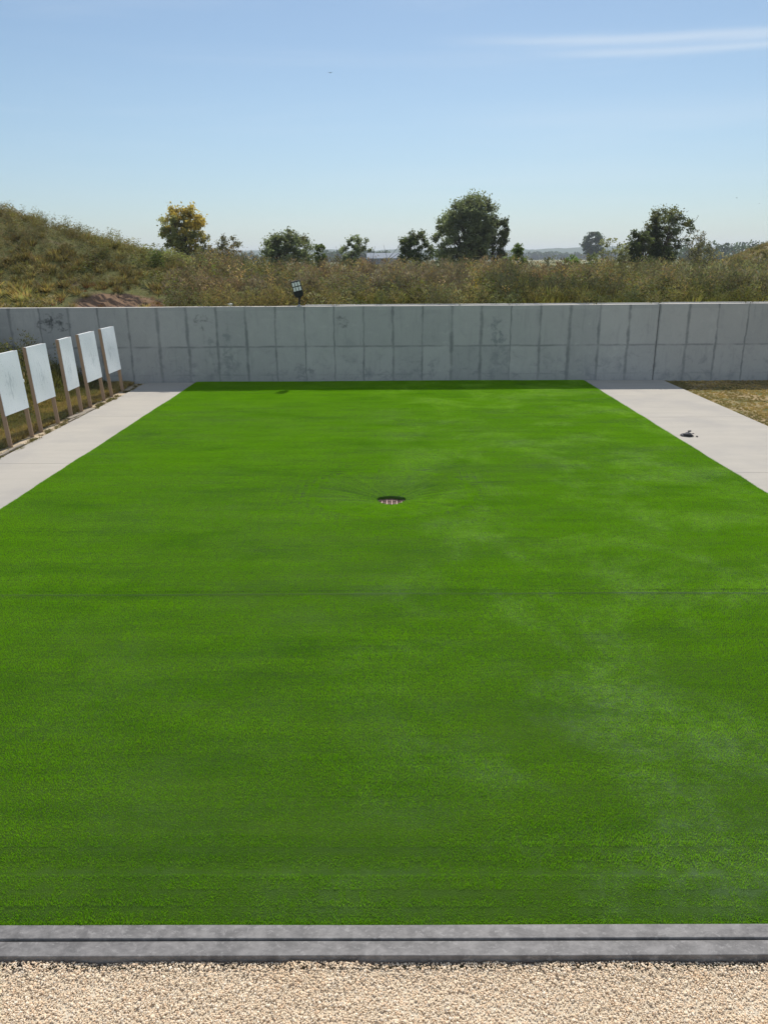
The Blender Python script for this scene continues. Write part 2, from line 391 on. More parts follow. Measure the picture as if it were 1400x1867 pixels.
g = N(ng); gi = g.add('NodeGroupInput'); go = g.add('NodeGroupOutput')
pa = g.add('GeometryNodeInputNamedAttribute', {'Name': 'piece'}, data_type='INT').outputs[0]
def cmp(v):
    nd = g.add('FunctionNodeCompare', data_type='INT', operation='EQUAL'); g.l.new(pa, nd.inputs[2]); nd.inputs[3].default_value = v; return nd.outputs[0]
def sep(geom, sel):
    nd = g.add('GeometryNodeSeparateGeometry', {'Geometry': geom}, domain='POINT'); g.l.new(sel, nd.inputs['Selection']); return nd.outputs[0]
src = gi.outputs[0]
pts = sep(src, cmp(-1)); real = sep(src, cmp(0))
insts = g.add('GeometryNodeGeometryToInstance')
for vi in range(NV, 0, -1):
    t_ = g.add('GeometryNodeTransform', {'Geometry': sep(src, cmp(vi)), 'Translation': (-(vi-1)*1.0, 0, 50.0)})
    g.l.new(t_.outputs[0], insts.inputs[0])
iop = g.add('GeometryNodeInstanceOnPoints', {'Points': pts, 'Instance': insts.outputs[0], 'Pick Instance': True})
g.l.new(g.add('GeometryNodeInputNamedAttribute', {'Name': 'pick'}, data_type='INT').outputs[0], iop.inputs['Instance Index'])
g.l.new(g.add('GeometryNodeInputNamedAttribute', {'Name': 'rot'}, data_type='FLOAT_VECTOR').outputs[0], iop.inputs['Rotation'])
g.l.new(g.add('GeometryNodeInputNamedAttribute', {'Name': 'scl'}, data_type='FLOAT_VECTOR').outputs[0], iop.inputs['Scale'])
jn = g.add('GeometryNodeJoinGeometry'); g.l.new(real, jn.inputs[0]); g.l.new(iop.outputs[0], jn.inputs[0]); g.l.new(jn.outputs[0], go.inputs[0])
md = ob.modifiers.new('lay', 'NODES'); md.node_group = ng

# ================================================================== WALKWAYS
m_con, k, out = new_mat('pale_concrete_paving')
P = geo(k)
a1 = k.noise(k.scale(P, .5, 3, 1), 1.2, 6, .6); a2 = k.noise(P, 18, 5, .7); a3 = k.noise(k.scale(P, 1.2, 30, 1), 2, 4, .6); a4 = k.noise(P, .7, 4, .6)
c = k.mix(a1, (.37, .338, .29), (.475, .433, .37))
c = k.mix(k.m('MULTIPLY', k.ss(a4, .4, .7), .6), c, (.345, .32, .29))
c = k.mix(k.m('MULTIPLY', k.ss(a3, .55, .8), .3), c, (.32, .295, .26))
pbsdf(k, out, c, .9, .2, k.m('ADD', a2, a3), .2, .006)
def slab(name, x0, x1, joints):
    ys = sorted([-2.0]+list(joints)+[WY]); e0 = empty(name); tag(e0, kind='structure')
    mb = MB()
    for a_, b_ in zip(ys[:-1], ys[1:]):
        mb.box(((x0+x1)/2, (a_+b_)/2, -.05), (x1-x0, b_-a_-.010, .10))
    bpy.data.objects.remove(e0)
    o = mb.build(name, m_con, bevel=.004); tag(o, kind='structure'); return o
slab('walkway_left', WLX, TXL-.004, (.2, 4.9, 9.6, 14.3, 18.9))
slab('walkway_right', TXR+.004, WRX, (3.2, 8.3, 13.4, 18.51))

# ================================================================== RETAINING WALL
m_w, k, out = new_mat('cast_concrete_wall')
P = geo(k); px, py, pz = k.xyz(P)
wob = k.m('MULTIPLY', k.m('SUBTRACT', k.noise(P, 2.6, 5, .65), .5), .12)
uu = k.m('DIVIDE', k.m('SUBTRACT', k.m('ADD', px, wob), .179), .9146)
cell = k.m('FLOOR', uu); fr = k.m('ABSOLUTE', k.m('SUBTRACT', k.m('FRACT', k.m('ADD', uu, .5)), .5)); du = k.m('MULTIPLY', fr, .9146)
bn_ = k.m('ROUND', uu)
rj = k.add('ShaderNodeTexWhiteNoise', {'W': bn_}, noise_dimensions='1D').outputs[0]
lineno = k.noise(k.add('ShaderNodeCombineXYZ', {0: k.m('MULTIPLY', bn_, 7.3), 1: 0.0, 2: pz}).outputs[0], 1.6, 3, .6)
wid = k.m('ADD', .012, k.m('MULTIPLY', k.m('MULTIPLY', lineno, k.m('ADD', .35, rj)), .085))
vl = k.m('SUBTRACT', 1.0, k.m('DIVIDE', du, wid), clamp=True)
vl = k.m('MULTIPLY', k.m('POWER', vl, .55), k.m('ADD', .3, k.m('MULTIPLY', k.ss(lineno, .3, .65), .6)))
vthin = k.m('SUBTRACT', 1.0, k.ss(du, .004, .012))
wz = k.m('MULTIPLY', k.m('SUBTRACT', k.noise(P, 3, 3, .6), .5), .05)
def hline(zc, wdt, amp, lo, hi):
    d = k.m('ABSOLUTE', k.m('SUBTRACT', k.m('ADD', pz, wz), zc)); v = k.m('SUBTRACT', 1.0, k.m('DIVIDE', d, wdt), clamp=True)
    nn = k.noise(k.scale(P, 1, 1, .01), .9, 3, .6); return k.m('MULTIPLY', k.m('MULTIPLY', v, k.ss(nn, lo, hi)), amp)
h1 = hline(1.10, .045, .85, .3, .6); h2 = hline(.22, .035, .4, .42, .62)
ln_ = k.m('MAXIMUM', k.m('MAXIMUM', vl, k.m('MULTIPLY', vthin, .55)), k.m('MAXIMUM', h1, h2))
pr = k.add('ShaderNodeTexWhiteNoise', {'W': k.m('ADD', cell, k.m('MULTIPLY', k.m('FLOOR', k.m('DIVIDE', pz, 1.10)), 31.0))}, noise_dimensions='1D').outputs[0]
mot = k.noise(k.scale(P, 1, 1, .7), 1.3, 6, .62, dist=.5); fine = k.noise(P, 12, 6, .7)
base = k.mix(mot, (.30, .31, .295), (.475, .485, .455))
base = k.mix(k.m('MULTIPLY', pr, .62), base, (.25, .27, .265))
base = k.mix(k.m('MULTIPLY', k.noise(k.scale(P, 1, 0, .3), .16, 2, .5), .7), base, (.40, .375, .345))
base = k.mix(k.m('MULTIPLY', k.ss(fine, .5, .8), .3), base, (.24, .25, .24))
# darker damp panels and the irregular blotches on them
def blot(cx, cz, rx, rz, sc, lo, amp, colr):
    global base
    d = k.m('ADD', k.m('POWER', k.m('DIVIDE', k.m('SUBTRACT', px, cx), rx), 2.0), k.m('POWER', k.m('DIVIDE', k.m('SUBTRACT', pz, cz), rz), 2.0))
    g_ = k.m('SUBTRACT', 1.0, d, clamp=True); nn = k.noise(k.add('ShaderNodeVectorMath', {0: P, 1: (cx*3, 0, 0)}).outputs[0], sc, 6, .65, dist=.4)
    mk = k.ss(k.m('ADD', nn, k.m('MULTIPLY', g_, .16)), lo-.10, lo+.10)
    base = k.mix(k.m('MULTIPLY', k.m('MULTIPLY', mk, k.ss(g_, 0, .3)), amp), base, colr)
dk = (.085, .090, .088)
blot(-10.35, 1.85, .62, .36, 5.5, .66, .95, dk); blot(-5.75, 1.86, .42, .30, 6.5, .68, .6, dk)
blot(-5.55, .8, .38, .9, 3.0, .66, .6, (.19,.205,.20)); blot(-5.0, .9, .22, 1.1, 3, .66, .6, (.17,.19,.19))
blot(-1.30, 1.86, .38, .26, 7, .68, .6, dk); blot(-1.15, .8, .4, 1.2, 2.0, .66, .4, (.23,.25,.245))
blot(3.45, 1.55, .38, .8, 4.2, .68, .75, (.155,.175,.18)); blot(3.45, .6, .45, .8, 3.5, .66, .5, (.19,.205,.21))
blot(-2.6, .35, .5, .35, 5, .68, .55, (.15,.16,.16)); blot(6.0, .45, 2.2, .45, 3, .70, .4, (.175,.195,.21)); blot(1.2, .3, 2, .35, 4, .72, .5, (.17,.19,.19))
base = k.mix(k.m('MULTIPLY', ln_, .85), base, (.12, .13, .13))
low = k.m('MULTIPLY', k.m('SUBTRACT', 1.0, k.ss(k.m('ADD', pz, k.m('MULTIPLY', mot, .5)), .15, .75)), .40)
streak = k.noise(k.scale(P, 5, 1, .5), 1.6, 5, .65); cloud = k.noise(k.scale(P, 1, 1, 1.1), 2.6, 6, .7, dist=.8)
base = k.mix(k.m('MULTIPLY', k.ss(streak, .52, .78), .35), base, (.20, .215, .21))
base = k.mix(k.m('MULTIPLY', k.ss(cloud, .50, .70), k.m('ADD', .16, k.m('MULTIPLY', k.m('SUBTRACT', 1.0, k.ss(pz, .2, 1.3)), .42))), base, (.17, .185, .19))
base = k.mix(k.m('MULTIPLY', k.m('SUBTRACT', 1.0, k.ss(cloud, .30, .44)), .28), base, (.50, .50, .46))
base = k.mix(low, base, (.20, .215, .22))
# crown of the wall: pale, weathered trowelled concrete
nz = k.xyz(k.add('ShaderNodeNewGeometry').outputs['Normal'])[2]
base = k.mix(k.ss(nz, .5, .9), base, k.mix(fine, (.42, .39, .34), (.62, .57, .50)))
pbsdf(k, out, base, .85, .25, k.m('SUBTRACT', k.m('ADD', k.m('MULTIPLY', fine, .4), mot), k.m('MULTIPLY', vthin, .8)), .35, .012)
wall = empty('retaining_wall', (0, WY, 0)); tag(wall, 'long grey cast concrete wall with stained panel joints closing the far end of the range', 'wall')
def wall_piece(name, x0, x1, h, y0=WY, th=WT, z0=-.4, bev=.008):
    mb = MB(); n = max(2, int((x1-x0)/.45)); b = 0
    xs = np.linspace(x0, x1, n)
    for xx in xs:
        dz = .004*float(vnoise(xx, 0, .9, 20)); dy = .003*float(vnoise(xx, 3, 1.1, 21))
        mb.v += [(xx, y0+dy-WY, z0), (xx, y0+dy-WY, h+dz), (xx, y0+th-WY, h+dz+.004), (xx, y0+th-WY, z0)]
    for i in range(n-1):
        a = i*4; c = a+4
        mb.f += [(a, c, c+1, a+1), (a+1, c+1, c+2, a+2), (a+2, c+2, c+3, a+3), (a+3, c+3, c, a)]
    mb.f += [(0, 1, 2, 3), ((n-1)*4+3, (n-1)*4+2, (n-1)*4+1, (n-1)*4)]
    return mb.build(name, m_w, wall, bevel=bev)
wall_piece('wall_section', -20.0, 8.39, WH)
wall_piece('wall_section', 8.405, 19.0, WH+.012)
m_cap = simple_mat('pale_coping', (.50, .48, .44), .8, .15, 6)
mb = MB(); mb.box((2.95, WT+.06, WH-.01), (11.0, .10, .09)); mb.box((13.6, WT+.06, WH+.0), (10.2, .10, .09)); mb.build('coping', m_cap, wall, bevel=.006)

# ================================================================== EDGING BOARDS + GRAVEL
m_e, k, out = new_mat('grey_edging')
P = geo(k); a1 = k.noise(k.scale(P, 1, 1.5, 1), 7, 8, .74, dist=.3); a2 = k.noise(k.scale(P, 6, 60, 10), 4, 4, .6); a3 = k.noise(k.scale(P, 1, 1.3, 1), 26, 6, .7)
c = k.mix(k.ss(a1, .35, .66), (.10, .094, .092), (.205, .192, .185))
c = k.mix(k.m('MULTIPLY', k.ss(a3, .54, .64), .6), c, (.27, .255, .245))
c = k.mix(k.m('MULTIPLY', k.ss(a2, .55, .8), .3), c, (.12, .12, .13))
pbsdf(k, out, c, .62, .4, a2, .25, .003)
def edging(y0, y1, ztop, ang, label, seed):
    e = empty('edging_board', (0, (y0+y1)/2, 0), ang); tag(e, label, 'edging board', 'edging boards between turf and gravel')
    mb = MB(); n = 40
    for i in range(n+1):
        xx = -7+14*i/n; d = .003*float(vnoise(xx, 0, 1.3, seed)); w_ = (y1-y0)/2
        mb.v += [(xx, -w_+d, -.16), (xx, -w_+d, ztop), (xx, w_+d, ztop), (xx, w_+d, -.16)]
    for i in range(n):
        a = i*4; c = a+4; mb.f += [(a, c, c+1, a+1), (a+1, c+1, c+2, a+2), (a+2, c+2, c+3, a+3), (a+3, c+3, c, a)]
    mb.f += [(0, 1, 2, 3), (n*4+3, n*4+2, n*4+1, n*4)]
    mb.build('board', m_e, e, bevel=.004)
    return e
edging(3.405, 3.500, .012, .0005, 'weathered grey edging board lying against the artificial turf', 30)
edging(3.300, 3.399, .000, .0012, 'weathered grey edging board lying against the cream gravel', 31)

m_g, k, out = new_mat('gravel_bed')
P = geo(k); a1 = k.noise(P, 70, 4, .7)
pbsdf(k, out, k.mix(a1, (.62, .52, .38), (.88, .77, .60)), .95, .1, a1, .8, .02)
MB().box((0, 1.2, -.0985), (14, 4.14, .07)).build('gravel_bed', m_g)
tag(bpy.data.objects['gravel_bed'], kind='structure')
m_p, k, out = new_mat('cream_pebble')
P = geo(k); att = k.add('ShaderNodeAttribute', attribute_name='Col').outputs['Color']
pt = k.noise(P, 1.6, 4, .6, dist=.5); a2 = k.noise(P, 90, 3, .6)
c = k.mix(k.m('MULTIPLY', k.ss(pt, .52, .72), .65), att, k.mix(1.0, att, (.86, .70, .50), 'MULTIPLY'))
c = k.mix(k.m('MULTIPLY', a2, .12), c, (.45, .36, .26))
pbsdf(k, out, c, .85, .25)
import bmesh
bm = bmesh.new(); bmesh.ops.create_icosphere(bm, subdivisions=1, radius=1); iv = np.array([v.co[:] for v in bm.verts]); ifc = np.array([[v.index for v in f.verts] for f in bm.faces]); bm.free()
n = 125000
gxp = rng.uniform(-3.3, 3.3, n); gyp = 3.29-1.15*rng.uniform(0, 1, n)
s_ = np.clip(rng.lognormal(-5.62, .34, n), .0024, .008)
per = iv[None]*(1+rng.uniform(-.28, .28, (n, 12, 1)))*s_[:, None, None]*rng.uniform(.65, 1.35, (n, 1, 3))*np.array([1.15, 1.15, .62])
a = rng.uniform(0, 2*np.pi, n); ca, sa = np.cos(a)[:, None], np.sin(a)[:, None]; tl = rng.uniform(-.6, .6, n)[:, None]
vx = per[..., 0]*ca-per[..., 1]*sa; vy = per[..., 0]*sa+per[..., 1]*ca; vz = per[..., 2]+vx*tl
base_z = -.056+.018*np.exp(-((gyp-3.29)/.10)**2)+.010*vnoise(gxp, gyp, .4, 40)+.006*vnoise(gxp, gyp, .12, 41)+rng.uniform(0, .007, n)
Vp = np.stack([vx+gxp[:, None], vy+gyp[:, None], vz+base_z[:, None]], -1)
Vp[..., 1] = np.minimum(Vp[..., 1], 3.298)
Fp = (ifc[None]+(np.arange(n)*12)[:, None, None]).reshape(-1, 3)
pal = np.array([(.74, .64, .50), (.80, .72, .60), (.68, .57, .44), (.76, .61, .46), (.58, .53, .46), (.84, .78, .68), (.66, .51, .37)])
cc = np.array([1.20, 1.10, .98])*pal[rng.choice(len(pal), n, p=[.27, .24, .15, .12, .07, .1, .05])]*rng.uniform(.86, 1.0, (n, 1))
tag(link('gravel', mesh_np('gravel', Vp.reshape(-1, 3), Fp, np.repeat(cc, 12, 0)), m_p), 'loose cream and tan crushed gravel in front of the grey edging', 'gravel', kind='stuff')

# ================================================================== DRAIN
m_rb = simple_mat('drain_basin', (.07, .03, .025), .9, .3, 12)
m_gr = simple_mat('drain_grate_metal', (.62, .42, .34), .6, .15, 30)
dz0 = -.212
dr = empty('storm_drain', (DR[0], DR[1], dz0)); tag(dr, 'round drain with a pinkish square-bar grate sunk in the middle of the turf', 'drain')
mb = MB(); nn = 48
for r_, z_ in ((.262, -.02), (.262, .004), (.246, .004), (.246, -.55), (.0001, -.55)):
    for i in range(nn): t = 2*math.pi*i/nn; mb.v.append((r_*math.cos(t), r_*math.sin(t), z_))
for j in range(4):
    for i in range(nn): a_, b_ = j*nn+i, j*nn+(i+1) % nn; mb.f.append((a_, a_+nn, b_+nn, b_))
mb.build('basin', m_rb, dr)
mb = MB()
for axis in (0, 1):
    for i in range(-2, 3):
        o_ = i*.083+.01; L = 2*math.sqrt(.236**2-o_**2)
        mb.box((o_, 0, -.002) if axis == 0 else (0, o_, -.0005), (.011, L, .008) if axis == 0 else (L, .011, .008))
for i in range(nn):
    t0, t1 = 2*math.pi*i/nn, 2*math.pi*(i+1)/nn; b = len(mb.v)
    for t in (t0, t1):
        for r_ in (.229, .243):
            for z_ in (-.013, .012): mb.v.append((r_*math.cos(t), r_*math.sin(t), z_))
    mb.f += [(b+1, b+3, b+7, b+5), (b, b+1, b+5, b+4), (b+2, b+6, b+7, b+3), (b, b+4, b+6, b+2)]
mb.build('grate', m_gr, dr)

# ================================================================== BOARD STANDS
m_wood = simple_mat('weathered_post_wood', (.33, .225, .145), .8, .3, 6, stretch=(6, 6, .6))
m_rail = simple_mat('pale_rail', (.72, .71, .68), .6, .08, 8)
m_brd, k, out = new_mat('white_panel')
tcn = k.add('ShaderNodeTexCoord').outputs['Object']; inf = k.add('ShaderNodeObjectInfo').outputs['Random']
vv = k.add('ShaderNodeVectorMath', {0: tcn, 1: k.add('ShaderNodeCombineXYZ', {0: 0.0, 1: k.m('MULTIPLY', inf, 37.0), 2: 0.0}).outputs[0]}).outputs[0]
s1 = k.noise(k.scale(vv, 1, 1.6, .8), 2.2, 5, .6, dist=.6); s2 = k.noise(k.scale(vv, 1, 9, 2.0), 2.5, 5, .65, dist=.4); s3 = k.noise(vv, 22, 4, .6)
x, y, z = k.xyz(tcn)
yo = k.m('ADD', y, k.m('MULTIPLY', k.m('SUBTRACT', inf, .5), .35))
mid = k.m('SUBTRACT', 1.0, k.m('ADD', k.m('MULTIPLY', k.m('MULTIPLY', yo, yo), 14.0), k.m('MULTIPLY', k.m('MULTIPLY', k.m('SUBTRACT', z, 1.2), k.m('SUBTRACT', z, 1.2)), 7.0)), clamp=True)
c = k.mix(s1, (.74, .78, .80), (.86, .87, .86))
c = k.mix(k.m('MULTIPLY', k.ss(k.m('ADD', s2, k.m('MULTIPLY', mid, .16)), .60, .74), .45), c, (.36, .40, .42))
c = k.mix(k.m('MULTIPLY', k.ss(s3, .65, .69), .7), c, (.35, .37, .38))
pbsdf(k, out, c, .45, .4, s3, .1, .003)
def stand(y0, y1, label, xb=-7.90, lean=3.4, yaw=0, zb=.63, h=1.25, roll=0, extra=False):
    e = empty('target_stand', (xb, (y0+y1)/2, 0)); e.rotation_euler = (R_(roll), -R_(lean), R_(yaw)); hw = (y1-y0)/2
    tag(e, label, 'target stand', 'board stands on wooden posts along the left walkway')
    for s in (-1, 1):
        mb = MB(); mb.box((-.045, s*(hw-.019), .84), (.089, .038, 2.08)); mb.build('post', m_wood, e, bevel=.003)
    MB().box((-.045, 0, zb+h-.022), (.087, 2*hw-.080, .040)).build('top_rail', m_rail, e, bevel=.002)
    mb = MB(); ny_, nz_ = 8, 12
    for sx in (0, 1):
        for i in range(ny_+1):
            for j in range(nz_+1):
                yy = -hw-.01+(2*hw+.02)*i/ny_; zz = zb+h*j/nz_; w_ = .010*math.sin(math.pi*i/ny_)*math.sin(2*math.pi*j/nz_+y0)
                mb.v.append((.001+sx*.014+(w_ if sx else 0), yy, zz))
    q = nz_+1; o_ = (ny_+1)*q
    for i in range(ny_):
        for j in range(nz_):
            a = i*q+j; mb.f.append((a, a+1, a+q+1, a+q)); a += o_; mb.f.append((a, a+q, a+q+1, a+1))
    for j in range(nz_): a = j; mb.f.append((a, a+o_, a+o_+1, a+1)); a = ny_*q+j; mb.f.append((a, a+1, a+o_+1, a+o_))
    for i in range(ny_): a = i*q; mb.f.append((a, a+q, a+q+o_, a+o_)); a = i*q+nz_; mb.f.append((a, a+o_, a+q+o_, a+q))
    mb.build('board', m_brd, e)
    if extra:
        MB().box((-.02, hw+.05, 1.21), (.02, .10, .065), Matrix.Rotation(.1, 3, 'X')).build('spacer_block', m_rail, e, bevel=.003)
    return e
stand(15.80, 16.80, 'white board on two wooden posts, nearest of the row and cut by the photo edge', yaw=-2, extra=True, lean=3.6)
stand(17.30, 18.25, 'white board on two wooden posts with a pale smudge, second from the photo edge', yaw=-1, lean=3.2)
stand(19.02, 19.80, 'narrowest white board of the row on two wooden posts', lean=2.8, yaw=2)
stand(20.38, 21.44, 'white board on two wooden posts, second nearest to the concrete wall', lean=3.6)
stand(22.06, 23.02, 'white board on two wooden posts, closest to the concrete wall', lean=3.8, yaw=-1)
m_old = simple_mat('grey_driftwood', (.26, .22, .17), .9, .35, 5, stretch=(8, 1, 8))
def plank(a, b, w_, t_, label, tilt=0):
    a, b = Vector(a), Vector(b); L = (b-a).length; mid_ = (a+b)/2; d = b-a
    e = MB(); n = 8
    for i in range(n+1):
        yy = -L/2+L*i/n; bw = 1-.12*abs(math.sin(i*2.1)); dz = .006*math.sin(i*1.3)
        e.v += [(-w_/2*bw, yy, -t_/2+dz), (w_/2*bw, yy, -t_/2+dz), (w_/2*bw, yy, t_/2+dz), (-w_/2*bw, yy, t_/2+dz)]
    for i in range(n):
        q = i*4; r = q+4
        for c_ in range(4): e.f.append((q+c_, q+(c_+1) % 4, r+(c_+1) % 4, r+c_))
    e.f += [(3, 2, 1, 0), (n*4, n*4+1, n*4+2, n*4+3)]
    o = e.build('loose_plank', m_old, None, mid_, bevel=.003)
    o.rotation_euler = (math.atan2(d.z, math.hypot(d.x, d.y)), tilt, math.atan2(-d.x, d.y)); tag(o, label, 'plank', 'old planks lying beside the left walkway'); return o
plank((-7.83, 18.65, .005), (-7.70, 19.98, .012), .12, .035, 'grey weathered plank lying at the foot of the narrow board stand', .1)
plank((-7.73, 18.35, -.005), (-7.69, 19.6, -.002), .05, .03, 'thin grey batten lying against the walkway edge below the narrow stand', .2)
plank((-7.78, 14.4, -.005), (-7.74, 15.9, .005), .10, .035, 'grey weathered plank half buried by the nearest board stand', -.1)

# ================================================================== LAMP ON THE WALL
m_blk = simple_mat('black_housing', (.016, .015, .02), .45, .2, 10, spec=.4)
m_led, k, out = new_mat('lamp_lens')
pbsdf(k, out, (.76, .77, .76), .35, .5)
lp = empty('floodlight', (-2.715, WY+.10, WH)); tag(lp, 'small black floodlight with six pale lenses standing on the wall top', 'floodlight')
hd = empty('tmp'); bpy.data.objects.remove(hd)
T = Matrix.Translation((.03, -.02, .235)) @ Matrix.Rotation(R_(-12), 4, 'Y') @ Matrix.Rotation(R_(12), 4, 'X') @ Matrix.Rotation(R_(90), 4, 'X')
# local: x width, y height, z toward the viewer side
poly = [(-.145, .13), (-.145, .54), (.145, .54), (.145, .13), (.115, .06), (.05, .035), (-.05, .035), (-.115, .06)]
mb = MB(); mb.prism(poly, -.025, .025, T)
h_ = mb.build('housing', m_blk, lp, bevel=.006)
mb2 = MB(); mb2.prism([(-.125, .05), (-.125, .52), (.125, .52), (.125, .05)], -.040, -.026, T); mb2.build('solar_panel', simple_mat('solar_panel', (.02, .03, .07), .2, .1, 10, spec=.5), lp)
for j in range(2):
    for i in range(3):
        cx, cy = -.088+i*.088, .45-j*.145
        mb = MB(); mb.prism([(cx-.034, cy-.058), (cx-.034, cy+.058), (cx+.034, cy+.058), (cx+.034, cy-.058)], .024, .029, T); mb.build('lens', m_led, lp)
mb = MB(); mb.tube([(0, 0, .0), (0, 0, .12), (.012, -.006, .20), (.022, -.01, .30)], [.030, .030, .034, .042], 12); mb.build('arm', m_blk, lp, smooth=False)
m_galv = simple_mat('galvanised_bracket', (.20, .21, .24), .5, .2, 20, metal=.4)
mb = MB(); mb.box((0, 0, .012), (.16, .14, .02)); mb.box((0, -.05, .045), (.05, .03, .05)); mb.build('bracket', m_galv, lp, bevel=.003)

# vent stub behind the wall
vp = empty('vent_pipe', (-4.98, WY+.75, 2.05)); tag(vp, 'short white capped pipe sticking up just behind the concrete wall', 'pipe')
m_pvc = simple_mat('white_pvc', (.78, .78, .72), .5, .06, 8)
MB().tube([(0, 0, 0), (0, 0, .26)], [.052, .052], 14).build('pipe', m_pvc, vp)
MB().tube([(0, 0, .261), (0, 0, .32), (0, 0, .335)], [.078, .078, .06], 14).build('cap', m_pvc, vp)

# ================================================================== CRUMPLED CLOTH ON THE RIGHT WALKWAY
m_cl = simple_mat('dark_grey_fabric', (.13, .12, .125), .85, .45, 14)
bm = bmesh.new(); bmesh.ops.create_icosphere(bm, subdivisions=5, radius=1)
for v_ in bm.verts:
    p = v_.co; s1_ = math.sin(p.x*5+p.y*2.5)+.6*math.sin(p.y*9-p.x*4+p.z*3)+.4*math.sin(p.x*14+p.y*11)
    fold = 1+.09*s1_; hh = .085*(1+.12*math.sin(p.x*3.2+.8))
    x_, y_ = p.x*.165*fold, p.y*.115*fold*(1-.25*p.x)
    z_ = max(p.z, -.35)*hh*fold+.010*math.sin(p.x*9+p.y*6)
    v_.co = (x_, y_+.03*math.sin(p.x*2.5), max(z_, -.024)+.026)
for f_ in bm.faces: f_.smooth = True
me = bpy.data.meshes.new('cloth'); bm.to_mesh(me); bm.free()
bd = empty('crumpled_jacket', (6.50, 16.42, 0), R_(-28)); bd.scale = (.74, .74, .62); tag(bd, 'crumpled dark grey cloth bundle lying on the pale right walkway', 'cloth')
link('cloth_body', me, m_cl, bd)
mb = MB(); mb.tube([(-.15, -.05, .03), (-.05, -.11, .06), (.06, -.12, .065), (.15, -.07, .04), (.19, -.03, .02)], [.025, .04, .045, .035, .015], 12); mb.build('sleeve', simple_mat('black_fabric', (.03, .028, .03), .85, .3, 14), bd, smooth=True)
m_db = simple_mat('dark_scrap', (.10, .09, .085), .8, .3, 20)
for i, (sx, sy, sr, lb) in enumerate(((6.72, 16.86, .5, 'small dark scrap on the walkway, farthest from the cloth bundle'), (6.71, 16.62, .3, 'tiny dark scrap on the walkway between two others'), (6.68, 16.32, 1.1, 'small dark scrap touching the near end of the cloth bundle'))):
    mb = MB(); sc = (1.0, .55, .8)[i]
    mb.prism([(-.055*sc, -.02*sc), (-.02*sc, -.034*sc), (.03*sc, -.018*sc), (.06*sc, .0), (.035*sc, .028*sc), (-.03*sc, .022*sc)], 0, .022*sc)
    o = mb.build('scrap', m_db, None, (sx, sy, .001), bevel=.002); o.rotation_euler.z = sr; tag(o, lb, 'scrap', 'scraps on the right walkway')

# ================================================================== BIRDS
m_bird = simple_mat('dark_plumage', (.03, .03, .035), .8, .2, 10)
def bird(loc, s, rz, label):
    bm = bmesh.new(); bmesh.ops.create_uvsphere(bm, u_segments=10, v_segments=8, radius=1)
    for v_ in bm.verts:
        p = v_.co; t = (p.x+1)/2
        v_.co = (p.x*.22*s, p.y*.055*s*(.55+.6*t), p.z*.055*s*(.55+.6*t)+(.01*s if p.x > .7 else 0))
    me = bpy.data.meshes.new('bird'); bm.to_mesh(me); bm.free()
    V_ = [tuple(v.co) for v in me.vertices]; F_ = [tuple(p.vertices) for p in me.polygons]; b = len(V_)
    for sg in (-1, 1):
        b = len(V_)
        V_ += [(.09*s, sg*.03*s, .02*s), (-.07*s, sg*.03*s, .02*s), (.10*s, sg*.22*s, .11*s), (-.05*s, sg*.22*s, .10*s), (-.02*s, sg*.46*s, .07*s), (.09*s, sg*.03*s, .03*s), (-.07*s, sg*.03*s, .03*s), (.10*s, sg*.22*s, .12*s), (-.05*s, sg*.22*s, .11*s)]
        F_ += [(b, b+1, b+3, b+2), (b+2, b+3, b+4), (b+5, b+7, b+8, b+6), (b+7, b+4, b+8), (b, b+2, b+7, b+5), (b+1, b+6, b+8, b+3)]
    b = len(V_); V_ += [(-.18*s, -.02*s, 0), (-.18*s, .02*s, 0), (-.33*s, .05*s, 0), (-.33*s, -.05*s, 0)]; F_ += [(b, b+1, b+2, b+3)]
    me2 = bpy.data.meshes.new('bird'); me2.from_pydata(V_, [], F_)
    o = link('bird', me2, m_bird, None, loc); o.rotation_euler = (0, .1, rz); tag(o, label, 'bird', 'birds in the sky'); return o
def sky_pt(az_, el_, d): return (d*math.sin(R_(az_))*math.cos(R_(el_)), d*math.cos(R_(az_))*math.cos(R_(el_)), CAMZ+d*math.sin(R_(el_)))
bird(sky_pt(-3.68, 11.52, 150), 1.0, 1.4, 'single dark bird high in the open sky above the yellowish tree')
bird(sky_pt(22.86, 3.55, 170), .7, .3, 'tiny bird low in the sky right of the spreading tree')
bird(sky_pt(24.21, 3.18, 190), .6, .9, 'tiny bird lowest and nearest the right edge of the sky')

